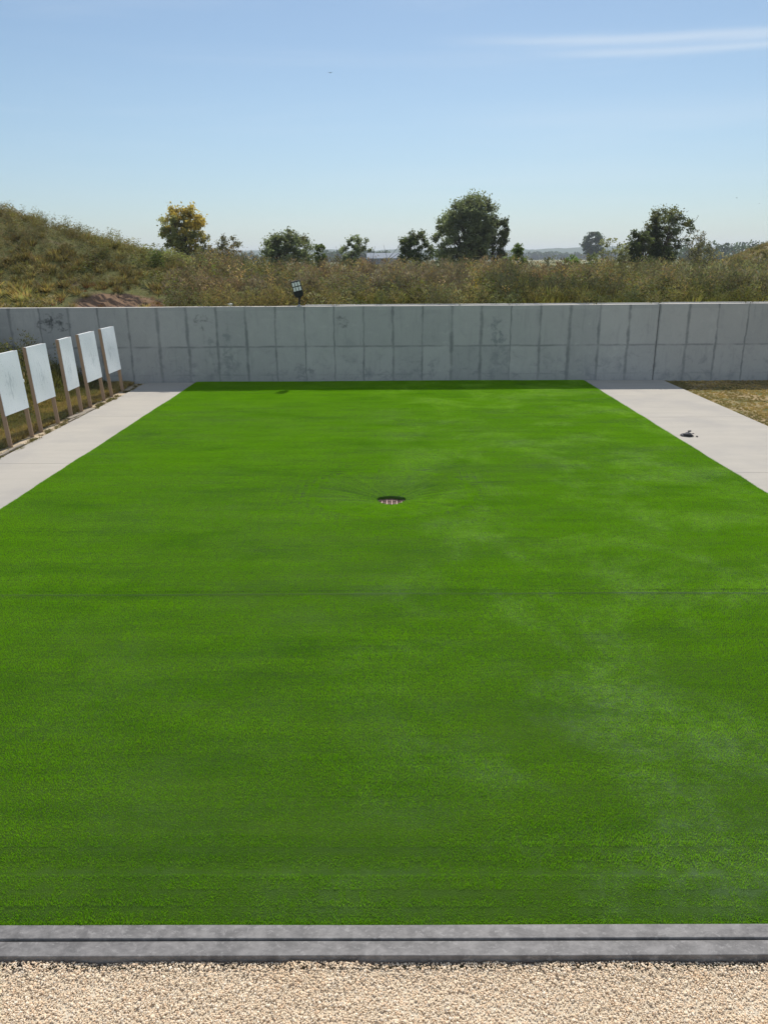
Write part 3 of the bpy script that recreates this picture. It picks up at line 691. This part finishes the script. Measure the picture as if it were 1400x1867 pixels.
# ================================================================== WEEDS ON THE BANKS
m_veg = leaf_mat('wild_vegetation', .3, .75, .12)
def tri_cards(P, D, S, r, aspect=.3):
    """thin leaf triangles at P pointing along D with length S"""
    D = D/np.linalg.norm(D, axis=1, keepdims=True); q = r.normal(size=P.shape); sd_ = np.cross(D, q); sd_ /= np.linalg.norm(sd_, axis=1, keepdims=True)+1e-9
    S = S[:, None]; w_ = S*aspect/2
    v = np.stack([P-sd_*w_*.5, P+D*S*.5+sd_*w_, P+D*S, P+D*S*.5-sd_*w_], 1).reshape(-1, 3)
    b = np.arange(len(P))*4; return v, np.stack([b, b+1, b+2, b+3], 1)
def weed_variant(kind_, seed):
    r = np.random.default_rng(seed)
    if kind_ == 'plume':      # feathery brown-olive plume
        n = 140; t = r.uniform(.08, 1, n); rad = .30*np.sin(np.pi*np.clip(t, 0, 1)**.75)*r.uniform(.2, 1, n)+.02; a = r.uniform(0, 6.28, n)
        P = np.stack([np.cos(a)*rad, np.sin(a)*rad, t*.95], 1); D = np.stack([np.cos(a)*.6, np.sin(a)*.6, r.uniform(.5, 1.6, n)], 1)
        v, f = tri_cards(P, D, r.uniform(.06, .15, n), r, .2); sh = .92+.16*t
    elif kind_ == 'grass':
        n = 55; a = r.uniform(0, 6.28, n); b0_ = r.uniform(0, .10, n)
        P = np.stack([np.cos(a)*b0_, np.sin(a)*b0_, 0*a], 1); D = np.stack([np.cos(a)*r.uniform(0, .55, n), np.sin(a)*r.uniform(0, .55, n), 1+0*a], 1)
        v, f = tri_cards(P, D, r.uniform(.45, 1.0, n), r, .045); sh = r.uniform(.8, 1.2, n)
    elif kind_ == 'leafy':
        n = 80; t = r.uniform(.1, 1, n); rad = .26*np.sqrt(r.uniform(0, 1, n))*(1.15-.7*t); a = r.uniform(0, 6.28, n)
        P = np.stack([np.cos(a)*rad, np.sin(a)*rad, t*.9], 1); D = np.stack([np.cos(a), np.sin(a), r.uniform(-.4, .8, n)], 1)
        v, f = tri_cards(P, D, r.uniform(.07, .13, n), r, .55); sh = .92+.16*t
    else:                     # upright flower stalk
        n = 60; t = r.uniform(.05, 1.0, n)**.8; a = r.uniform(0, 6.28, n); s_i = r.integers(0, 4, n); oa = s_i*1.7; ox, oy = np.cos(oa)*.10*t, np.sin(oa)*.10*t
        P = np.stack([ox+np.cos(a)*.02, oy+np.sin(a)*.02, t*1.1], 1); D = np.stack([np.cos(a), np.sin(a), r.uniform(.4, 1.5, n)], 1)
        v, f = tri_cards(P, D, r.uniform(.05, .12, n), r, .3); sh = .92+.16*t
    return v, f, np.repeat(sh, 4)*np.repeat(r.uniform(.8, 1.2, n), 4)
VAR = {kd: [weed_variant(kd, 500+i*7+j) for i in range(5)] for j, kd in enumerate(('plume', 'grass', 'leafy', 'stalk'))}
class Veg:
    def __init__(s): s.V = []; s.F = []; s.C = []; s.n = 0
    def put(s, kd, x, y, z, h, wd, colr, r):
        v, f, sh = VAR[kd][r.integers(0, 5)]; a = r.uniform(0, 6.28); c_, s_ = math.cos(a), math.sin(a); lx, ly = r.normal(0, .08, 2)
        vx = (v[:, 0]*c_-v[:, 1]*s_)*wd+v[:, 2]*lx*h+x; vy = (v[:, 0]*s_+v[:, 1]*c_)*wd+v[:, 2]*ly*h+y
        s.V.append(np.stack([vx, vy, v[:, 2]*h+z-.03], 1)); s.F.append(f+s.n); s.n += len(v)
        jt = 1+.12*np.repeat(r.normal(0, 1, (len(v)//4, 3)), 4, 0)*.6
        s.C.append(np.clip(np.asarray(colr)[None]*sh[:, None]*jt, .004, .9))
    def make(s, name, label, cat):
        o = link(name, mesh_np(name, np.concatenate(s.V), np.concatenate(s.F), np.concatenate(s.C)), m_veg); tag(o, label, cat, kind='stuff'); return o
BR = np.array((.135, .100, .070)); PU = np.array((.120, .098, .072)); OL = np.array((.105, .105, .045)); GR = np.array((.085, .105, .038)); YG = np.array((.20, .17, .045)); TN = np.array((.27, .195, .095)); DK = np.array((.060, .065, .040)); RD = np.array((.26, .13, .07))
vb = Veg(); r = np.random.default_rng(11)
n = 6800; xs = r.uniform(-24, 21, n); ys = 24.85+10.4*r.uniform(0, 1, n)**.9; zs = ground_z(xs, ys)
zone = vnoise(xs, ys, 2.2, 50); zone2 = vnoise(xs, ys, 1.0, 51); zone3 = vnoise(xs, ys, 4.5, 52)
for i in range(n):
    x_, y_ = xs[i], ys[i]; cr = (y_-24.8)/9
    dirt = math.exp(-(((x_+8.9)/1.7)**2+((y_-26.4)/1.4)**2))
    if r.uniform() < dirt*1.25: continue
    if dirt > .12 and r.uniform() < .6:
        vb.put('grass' if r.uniform() < .6 else 'plume', x_, y_, zs[i], r.uniform(.12, .3), r.uniform(.3, .6), (RD if r.uniform() < .5 else TN*.7+OL*.3)*r.uniform(.6, 1.1), r); continue
    left = np.clip((-x_-6)/5, 0, 1)
    u = r.uniform()
    z1, z2, z3 = zone[i], zone2[i], zone3[i]
    if left > .3:
        if z1+.3*r.normal() > .25: kd, cl, h = 'grass', OL*.9+YG*.15, r.uniform(.3, .55)
        elif z3+.3*r.normal() > .1: kd, cl, h = 'plume', BR*.8+OL*.3, r.uniform(.35, .6)
        elif u < .5: kd, cl, h = 'grass', TN*.55+OL*.35, r.uniform(.3, .5)
        else: kd, cl, h = 'plume', OL*.9+BR*.2, r.uniform(.35, .6)
        if y_ < 27.5 and u > .55: kd, cl, h = 'grass', TN*.8+YG*.2, r.uniform(.25, .45)
        if y_ > 31 and u < .35: kd, cl, h = 'stalk', OL*.8+DK*.3, r.uniform(.5, .85)
        if -11 < x_ < -7 and y_ > 28.5 and z2 > 0: kd, cl, h = 'leafy', GR*1.1+OL*.2, r.uniform(.5, .8)
    else:
        if z1+.25*r.normal() > .15: kd, cl, h = 'plume', (PU if z3 > 0 else BR)*1.0, r.uniform(.65, 1.0)
        elif z1 > -.35: kd, cl, h = ('leafy', OL*.9+GR*.2, r.uniform(.45, .8)) if u < .5 else ('stalk', OL+BR*.3, r.uniform(.6, .95))
        else: kd, cl, h = ('plume', DK*1.1+PU*.3, r.uniform(.6, .95)) if u < .6 else ('grass', YG*.5+OL*.6, r.uniform(.5, .8))
        if y_ < 26.3: h *= .75; cl = cl*.6+(GR if z2 > 0 else YG)*.45
        if u > .93: kd, cl, h = 'stalk', TN*.9, h*1.05
        if y_ > 33.5 and u < .5: kd = 'stalk'
    if left > .3: h *= .72; cl = cl*.66+OL*.16+TN*.20
    if x_ > 10: cl = cl*.75+GR*.28
    vb.put(kd, x_, y_, zs[i], h*r.uniform(.8, 1.25), r.uniform(.8, 1.35)*(.55+.65*h), cl*1.45*(1+.35*z1)*np.exp(r.normal(0, .24)), r)
vb.make('bank_weeds', 'tall brown and olive weeds and wild grass covering the bank behind the concrete wall', 'weeds')

# left bank and rough grass in front of the wall
vl_ = Veg(); r = np.random.default_rng(12)
n = 4200; xs = -8.9-r.uniform(0, 1, n)**1.2*13; ys = r.uniform(9, 24.3, n); zs = ground_z(xs, ys); zone = vnoise(xs, ys, 1.4, 55)
for i in range(n):
    u = r.uniform(); d = -xs[i]-8.9
    if d < .9 and u < .3: continue
    kd, cl, h = ('grass', OL+YG*.3, r.uniform(.25, .55)) if zone[i] > 0 else (('leafy', GR+OL*.3, r.uniform(.3, .6)) if u < .5 else ('plume', OL+BR*.2, r.uniform(.4, .7)))
    if d > 1.2 and ys[i] > 18 and u > .6: kd, h = 'stalk', r.uniform(.6, 1.0)
    h *= (.45+.55*min(1, d/1.5)); vl_.put(kd, xs[i], ys[i], zs[i], h, r.uniform(.7, 1.1)*(.5+.6*h), cl*r.uniform(.8, 1.2), r)
vl_.make('left_bank_weeds', 'green and olive weeds growing up the bank behind the white boards', 'weeds')
dg = Veg(); r = np.random.default_rng(13)
n = 22000; side = r.uniform(0, 1, n) < .36
xs = np.where(side, -8.06-r.uniform(0, 1, n)**1.1*1.5, WRX+.05+r.uniform(0, 1, n)*7.5); ys = np.where(side, r.uniform(12, 24.4, n), r.uniform(13, 24.45, n)); zs = ground_z(xs, ys)
zone = vnoise(xs, ys, 1.1, 60); z2 = vnoise(xs, ys, .5, 61)
for i in range(n):
    if side[i] and xs[i] > -8.15 and r.uniform() < .55: continue
    if not side[i]:
        if z2[i] > .55 and r.uniform() < .6: continue
        cl = TN*1.5+YG*.25 if zone[i] > -.3 else TN*1.0+OL*.5; h = r.uniform(.03, .07)
        if xs[i] < WRX+.5: cl = cl*.6+OL*.6
    else: cl = (TN*1.1+YG*.4) if zone[i] > -.2 else OL*1.2+TN*.4; h = r.uniform(.07, .18)
    dg.put('grass', xs[i], ys[i], zs[i]+.015, h, r.uniform(.5, .9)*(.20 if not side[i] else .4), cl*r.uniform(.8, 1.2), r)
for i in range(130):   # sprigs along the sandy strip by the walkway
    dg.put('grass', r.uniform(-7.85, -7.64), r.uniform(13, 24.3), -.01, r.uniform(.04, .10), .3, OL*.8+TN*.4, r)
dg.make('rough_grass', 'dry tan and olive rough grass on the verges beside both walkways', 'grass')

mg = Veg(); r = np.random.default_rng(15); n = 2600; xs = r.uniform(17.5, 30, n); ys = r.uniform(37, 52, n); zs = ground_z(xs, ys)
for i in range(n): mg.put('grass' if r.uniform() < .8 else 'stalk', xs[i], ys[i], zs[i], r.uniform(.15, .40), .7, (np.array((.30, .245, .15)) if r.uniform() < .8 else OL*1.4)*r.uniform(.8, 1.2), r)
mg.make('mound_grass', 'dry straw coloured grass covering the mound at the right edge', 'grass')
# single conspicuous plants on the bank
def lone_plant(name, x_, y_, h, wd, kinds, colr, label, cat, seed):
    v = Veg(); r = np.random.default_rng(seed); z_ = float(ground_z(x_, y_))
    for i in range(len(kinds)): v.put(kinds[i], r.normal(0, wd*.10), r.normal(0, wd*.10), 0, h*r.uniform(.8, 1.1), wd*1.6, colr*r.uniform(.85, 1.2), r)
    o = link(name, mesh_np(name, np.concatenate(v.V), np.concatenate(v.F), np.concatenate(v.C)), m_veg, None, (x_, y_, z_)); tag(o, label, cat); return o
lone_plant('leafy_weed', -6.3, 29.6, .9, .12, ['leafy']*9, np.array((.20, .30, .04)), 'bright lime green leafy weed standing out on the brown bank', 'plant', 1)
lone_plant('goldenrod', 2.95, 26.6, .75, .35, ['stalk']*4+['plume'], np.array((.46, .33, .03)), 'yellow flowering goldenrod clump just above the wall', 'plant', 2)
lone_plant('leafy_bush', -8.9, 31.2, .8, .6, ['leafy']*7, GR*1.25, 'low green leafy bush on the crest below the yellowish tree', 'bush', 3)

# ================================================================== TREES
m_leaf = leaf_mat('tree_leaves', .56, .55, .3, (1.35, 1.35, .9)); m_bark = simple_mat('tree_bark', (.075, .062, .05), .9, .3, 3)
def tree(name, x, y, hw, top, bot, seed, colr, label, nclump=60, per=130, leaf=.24, cl_r=.55, stems=1, c2=None, sparse=0.0, z0=None, shape='round', cat='tree', group='trees beyond the bank', skew=0, pos2=None):
    r = np.random.default_rng(seed); z0 = float(ground_z(x, y)) if z0 is None else z0; nclump = int(nclump*1.9); cl_r *= .78; per = int(per*.72)
    H = top-z0; cb = bot-z0
    e = empty(name, (x, y, z0)); tag(e, label, cat, group)
    cz = (H+cb)/2; rz = (H-cb)/2
    # clump centres: lumpy ellipsoid, pushed towards the outside
    lob = r.normal(0, 1, (6, 3)); lob /= np.linalg.norm(lob, axis=1, keepdims=True); la = r.uniform(.0, .42, 6)
    cs = []
    while len(cs) < nclump:
        d = r.normal(size=3); d /= np.linalg.norm(d); rad = r.uniform(.25, 1)**.5
        k_ = 1-.18+sum(la[i]*max(0, d@lob[i])**3 for i in range(6))
        zf = d[2]*rad*k_
        if shape == 'round': wz = 1
        elif shape == 'egg': wz = 1-.28*max(0, zf)
        elif shape == 'vase': wz = .72+.30*min(1, max(-1, zf))
        px_, py_, pz_ = d[0]*rad*k_*hw*.90*wz, d[1]*rad*k_*hw*.90*wz, cz+zf*rz*.93
        if pz_ < cb*.8 or (rad < .62 and r.uniform() < .45): continue
        cs.append((px_+skew*(pz_-cz)/rz*hw, py_, pz_))
    cs = np.array(cs); cs[:, 2] = np.minimum(cs[:, 2], H*.985)
    mb = MB(); tr_ = max(.05, H*.017)
    bases = [(r.normal(0, .12*stems), r.normal(0, .12*stems)) for _ in range(stems)] if stems > 1 else [(0, 0)]
    tops = []
    for bx_, by_ in bases:
        tx_, ty_ = bx_*2.5+r.normal(0, .04)*H*.3, by_*2.5; hz = cb+(H-cb)*.72
        pts = [(bx_, by_, -.2), (bx_*1.2, by_*1.2, H*.12), (bx_*1.6+r.normal(0, .02)*H, by_*1.6, H*.3), ((bx_*1.6+tx_)/2, (by_*1.6+ty_)/2, H*.5), (tx_, ty_, hz)]
        q_ = tr_/math.sqrt(stems); mb.tube(pts, [q_*1.25, q_, q_*.8, q_*.55, q_*.15], 8); tops.append(pts)
    for c_ in cs:
        pts = tops[r.integers(0, len(tops))]; t = np.clip((c_[2]/H)*.62+r.uniform(-.1, .05), .12, .72); 
        zt = t*H; j = max(i for i in range(len(pts)-1) if pts[i][2] <= zt) if zt > pts[0][2] else 0; f = (zt-pts[j][2])/(pts[j+1][2]-pts[j][2]); f = min(1, f)
        a = np.array(pts[j])*(1-f)+np.array(pts[j+1])*f
        mid_ = a*.5+c_*.5+np.array((0, 0, -.06*H*.5))+r.normal(0, .02*H, 3)
        mb.tube([tuple(a), tuple(mid_), tuple(c_)], [tr_*.28, tr_*.16, tr_*.05], 5, cap=False)
    mb.build('trunk', m_bark, e, smooth=True)
    n = nclump*per; ci = np.repeat(np.arange(nclump), per)
    crr = cl_r*r.uniform(.6, 1.25, nclump)
    off = r.normal(size=(n, 3)); off /= np.linalg.norm(off, axis=1, keepdims=True); off *= (r.uniform(0, 1, (n, 1))**.5)*np.array([1.15, 1.15, .8])
    P = cs[ci]+off*crr[ci][:, None]
    # twigs of leaves shooting outwards from the crown surface
    out_ = P-np.array([0, 0, cz]); out_ /= np.linalg.norm(out_, axis=1, keepdims=True)+1e-6
    sel = r.uniform(0, 1, n) < .13; P[sel] += out_[sel]*(r.uniform(0, .22, (sel.sum(), 1))*hw*.8)+np.array([0, 0, .05*hw])
    ok = (P[:, 2] < H*1.0) & (P[:, 2] > cb*.62); P, ci, out_ = P[ok], ci[ok], out_[ok]; n = len(P)
    nd = r.normal(size=(n, 3)); nd /= np.linalg.norm(nd, axis=1, keepdims=True); u_ = np.cross(nd, r.normal(size=(n, 3))); u_ /= np.linalg.norm(u_, axis=1, keepdims=True); v_ = np.cross(nd, u_)
    s_ = leaf*r.uniform(.55, 1.25, (n, 1)); 
    V = np.stack([P-u_*s_*.5, P+v_*s_*.33+nd*s_*.1, P+u_*s_*.5, P-v_*s_*.33+nd*s_*.1], 1).reshape(-1, 3); b_ = np.arange(n)*4
    cl = np.asarray(colr)[None]*np.repeat(1, n)[:, None]
    ct = r.uniform(.72, 1.3, nclump)[ci][:, None]; cl = cl*ct*r.uniform(.75, 1.25, (n, 1))
    if c2 is not None:
        c2c, (wx, wz_), th_ = c2
        wgt = (P[:, 0]/hw*wx+(P[:, 2]-cz)/rz*wz_)+.35*r.normal(size=nclump)[ci]+.15*r.normal(size=n)
        mk = sstep(wgt, th_-.25, th_+.25)[:, None]; cl = cl*(1-mk)+np.asarray(c2c)[None]*ct*r.uniform(.75, 1.25, (n, 1))*mk
    link('crown', mesh_np('crown', V, np.stack([b_, b_+1, b_+2, b_+3], 1), np.repeat(cl, 4, 0)), m_leaf, e)
    return e
DG = (.155, .185, .105); OG = (.19, .20, .11); LG = (.13, .17, .06)
tree('yellowing_tree', -17.5, 70, 2.15, 8.55, 3.6, 21, (.21, .22, .09), 'rounded tree turning yellow at its upper right side, left of the others', 70, 110, .20, .42, c2=((.42, .32, .08), (.5, .8), .15), shape='egg')
tree('thin_tree', -12.75, 65, 1.25, 6.1, 2.6, 22, (.13, .125, .07), 'thin sparse grey-green tree between the yellowing tree and the round dark bush', 26, 60, .15, .34, stems=3)
tree('thin_tree', -14.6, 66, 1.1, 5.0, 2.4, 42, (.11, .11, .06), 'low straggly shrub right beside the yellowing tree', 22, 60, .15, .32, stems=3)
tree('round_tree', -9.35, 75, 2.55, 7.15, 1.2, 23, DG, 'wide rounded dark green tree left of the floodlight', 95, 120, .20, .50, stems=3, c2=((.12, .12, .06), (.2, .8), .7))
tree('young_tree', -4.9, 60, .62, 5.0, 2.2, 24, (.10, .13, .045), 'narrow spiky young tree next to the wide dark round one', 20, 60, .17, .26, stems=2, shape='vase')
tree('small_tree', -2.75, 70, 1.45, 5.85, 1.8, 25, DG, 'small round dark tree just left of the distant barn', 42, 85, .18, .36, stems=3)
tree('bushy_tree', 2.45, 75, 1.75, 6.3, 1.4, 26, (.07, .095, .045), 'medium bushy green tree just right of the distant barn', 62, 100, .18, .42, stems=4, c2=((.12, .13, .06), (.2, .8), .8))
tree('tall_tree', 8.95, 90, 3.45, 11.1, 1.2, 27, DG, 'tallest and broadest dark green tree in the middle of the row', 190, 150, .23, .62, stems=3, c2=((.14, .155, .075), (.3, .9), .8))
tree('side_tree', 12.4, 91, 1.6, 8.3, 2.2, 47, (.075, .09, .042), 'lower leafy tree leaning out on the right flank of the tallest tree', 48, 90, .21, .45, stems=2, skew=.25)
tree('young_tree', 8.95, 55, .62, 4.75, 2.3, 28, (.115, .165, .045), 'small bright green young tree right of the tallest tree', 26, 60, .15, .26, stems=2)
tree('low_bush', 8.1, 56, .6, 3.95, 2.2, 48, DG, 'low dark bush at the foot of the bright young tree', 16, 60, .15, .24, stems=2, cat='bush')
tree('green_bush', 11.4, 50, .62, 4.0, 2.4, 29, (.14, .21, .06), 'short fresh green bush poking over the bank crest', 18, 60, .13, .22, stems=3, cat='bush')
tree('far_tree', 121.0, 480, 7.6, 18.0, 2.5, 30, (.05, .075, .04), 'rounded bluish tree standing alone far out in the fields', 55, 60, 1.1, 2.0, z0=0, shape='egg')
tree('scrub_tree', 16.9, 60, 1.25, 5.05, 2.0, 31, OG, 'sparse olive scrub tree left of the big spreading tree', 34, 60, .15, .36, stems=4)
tree('scrub_tree', 15.2, 60, .6, 4.3, 2.0, 49, DG, 'low dark scrub right of the lone far tree', 16, 60, .15, .26, stems=3, cat='bush')
tree('leafy_tree', 21.6, 70, 1.25, 6.35, 1.8, 32, (.075, .095, .04), 'medium leafy tree merging into the left of the big spreading tree', 40, 90, .19, .40, stems=3)
tree('spreading_tree', 27.0, 80, 2.75, 8.55, 1.5, 33, (.06, .08, .038), 'big spreading dark tree with open branches at right of the row', 95, 105, .20, .48, stems=3, c2=((.12, .125, .05), (-.3, .9), .5), shape='vase')
tree('bare_tree', 31.2, 82, 1.3, 7.0, 2.0, 34, (.12, .11, .07), 'thin half bare tree on the right side of the spreading tree', 34, 26, .16, .40, stems=4, shape='vase')
tree('straggly_tree', 25.4, 65, 1.2, 5.1, 1.9, 35, (.10, .10, .055), 'straggly grey-green tree furthest right before the mound', 34, 42, .15, .36, stems=4)

# ================================================================== BARN
m_bw = simple_mat('barn_wall', (.10, .11, .14), .8, .12, .3); m_br = simple_mat('barn_roof', (.27, .295, .33), .95, .06, .3); m_bd = simple_mat('barn_door', (.04, .045, .06), .7, .1, .5)
bn = empty('barn', (1.5, 562, 0)); tag(bn, 'long low farm barn with pale metal roof far away between the small trees', 'barn')
MB().box((0, 8, 2.1), (30, 16, 4.2)).build('wall', m_bw, bn)
mb = MB(); mb.v = [(-15.6, -.6, 3.95), (15.6, -.6, 3.95), (15.6, 8, 7.4), (-15.6, 8, 7.4), (-15.6, 16.6, 3.95), (15.6, 16.6, 3.95), (-15.6, -.6, 4.25), (15.6, -.6, 4.25), (15.6, 8, 7.7), (-15.6, 8, 7.7), (-15.6, 16.6, 4.25), (15.6, 16.6, 4.25)]
mb.f = [(6, 7, 8, 9), (9, 8, 11, 10), (0, 3, 2, 1), (3, 4, 5, 2), (0, 1, 7, 6), (4, 10, 11, 5), (0, 6, 9, 3), (3, 9, 10, 4), (1, 2, 8, 7), (2, 5, 11, 8)]
mb.build('roof', m_br, bn)
for dx in (-10.5, -3, 6): MB().box((dx, -.06, 1.6), (3.2, .1, 3.2)).build('door', m_bd, bn)

# ================================================================== FAR WOODS AND HILLS
def woods(name, x0, x1, y, depth, h0, h1, n, label, seed, lf):
    r = np.random.default_rng(seed); V = []; C = []
    xs = r.uniform(x0, x1, n); ys = y+r.uniform(0, depth, n); hs = r.uniform(h0, h1, n)*(1+.2*vnoise(xs, ys, (x1-x0)/9, seed))
    for i in range(n):
        m_ = 130; d = r.normal(size=(m_, 3)); d /= np.linalg.norm(d, axis=1, keepdims=True); d *= r.uniform(.4, 1, (m_, 1))**.4
        V.append(np.stack([xs[i]+d[:, 0]*hs[i]*.42, ys[i]+d[:, 1]*hs[i]*.42, hs[i]*.52+d[:, 2]*hs[i]*.48], 1)); C.append(np.tile(np.array((.05, .075, .035))*r.uniform(.7, 1.3), (m_, 1)))
    P = np.concatenate(V); C = np.concatenate(C)*r.uniform(.8, 1.2, (len(P), 1)); n_ = len(P)
    u_ = r.normal(size=(n_, 3)); u_ /= np.linalg.norm(u_, axis=1, keepdims=True); v_ = np.cross(u_, r.normal(size=(n_, 3))); v_ /= np.linalg.norm(v_, axis=1, keepdims=True); s_ = lf*r.uniform(.6, 1.3, (n_, 1))
    V = np.stack([P-u_*s_*.5, P+v_*s_*.4, P+u_*s_*.5, P-v_*s_*.4], 1).reshape(-1, 3); b = np.arange(n_)*4
    o = link(name, mesh_np(name, V, np.stack([b, b+1, b+2, b+3], 1), np.repeat(C, 4, 0)), m_leaf); tag(o, label, 'woodland', kind='stuff')
woods('far_woods', -75, 0, 900, 60, 8, 14, 45, 'hazy green tree line behind the barn', 61, 2.6)
woods('far_woods', 195, 340, 520, 60, 8, 13.5, 75, 'hazy green tree line behind the mound at the right', 62, 1.8)
woods('far_woods', -330, -120, 900, 70, 8, 12, 70, 'hazy green tree line glimpsed behind the thin trees at left', 63, 2.6)
woods('far_woods', 80, 430, 1350, 80, 9, 15, 90, 'faint tree line along the far fields right of the tallest tree', 64, 3.6)
m, k, out = new_mat('wooded_hill'); P = geo(k); n1 = k.noise(P, .02, 6, .7)
pbsdf(k, out, k.mix(n1, (.03, .05, .03), (.07, .10, .045)), .95, .05, n1, .6, 4)
xs = np.linspace(-3200, 3200, 520); rows = []
for j, (yy, hh) in enumerate(((2700, 0), (2780, .55), (2900, .92), (3000, 1.0), (3400, .95), (4200, .4), (5200, 0))):
    prof = 38+14*vnoise(xs, 0*xs, 520, 71)+6*vnoise(xs, 0*xs, 150, 72)
    rows.append(np.stack([xs, yy+0*xs, np.where(hh > 0, prof*hh+(3.0*np.abs(vnoise(xs, 0*xs+j, 24, 73+j))+1.5*vnoise(xs, 0*xs, 13, 80+j))*(hh > .5), -2)], 1))
V = np.concatenate(rows); n = len(xs); F = []
for j in range(len(rows)-1): b = np.arange(n-1)+j*n; F.append(np.stack([b, b+1, b+n+1, b+n], 1))
tag(link('hills', mesh_np('hills', V, np.concatenate(F)), m), kind='structure')

# ================================================================== HAZE
m = bpy.data.materials.new('haze'); m.use_nodes = True; m.node_tree.nodes.clear(); k = N(m.node_tree)
vo = k.add('ShaderNodeVolumePrincipled', {'Color': (.86, .93, 1.0, 1), 'Density': .00022, 'Anisotropy': .2})
o_ = k.add('ShaderNodeOutputMaterial'); k.l.new(vo.outputs[0], o_.inputs['Volume'])
hz = MB().box((0, 4400, 44.5), (14600, 9300, 93)).build('haze', m); tag(hz, 'thin pale summer haze over the fields', 'haze', kind='stuff')
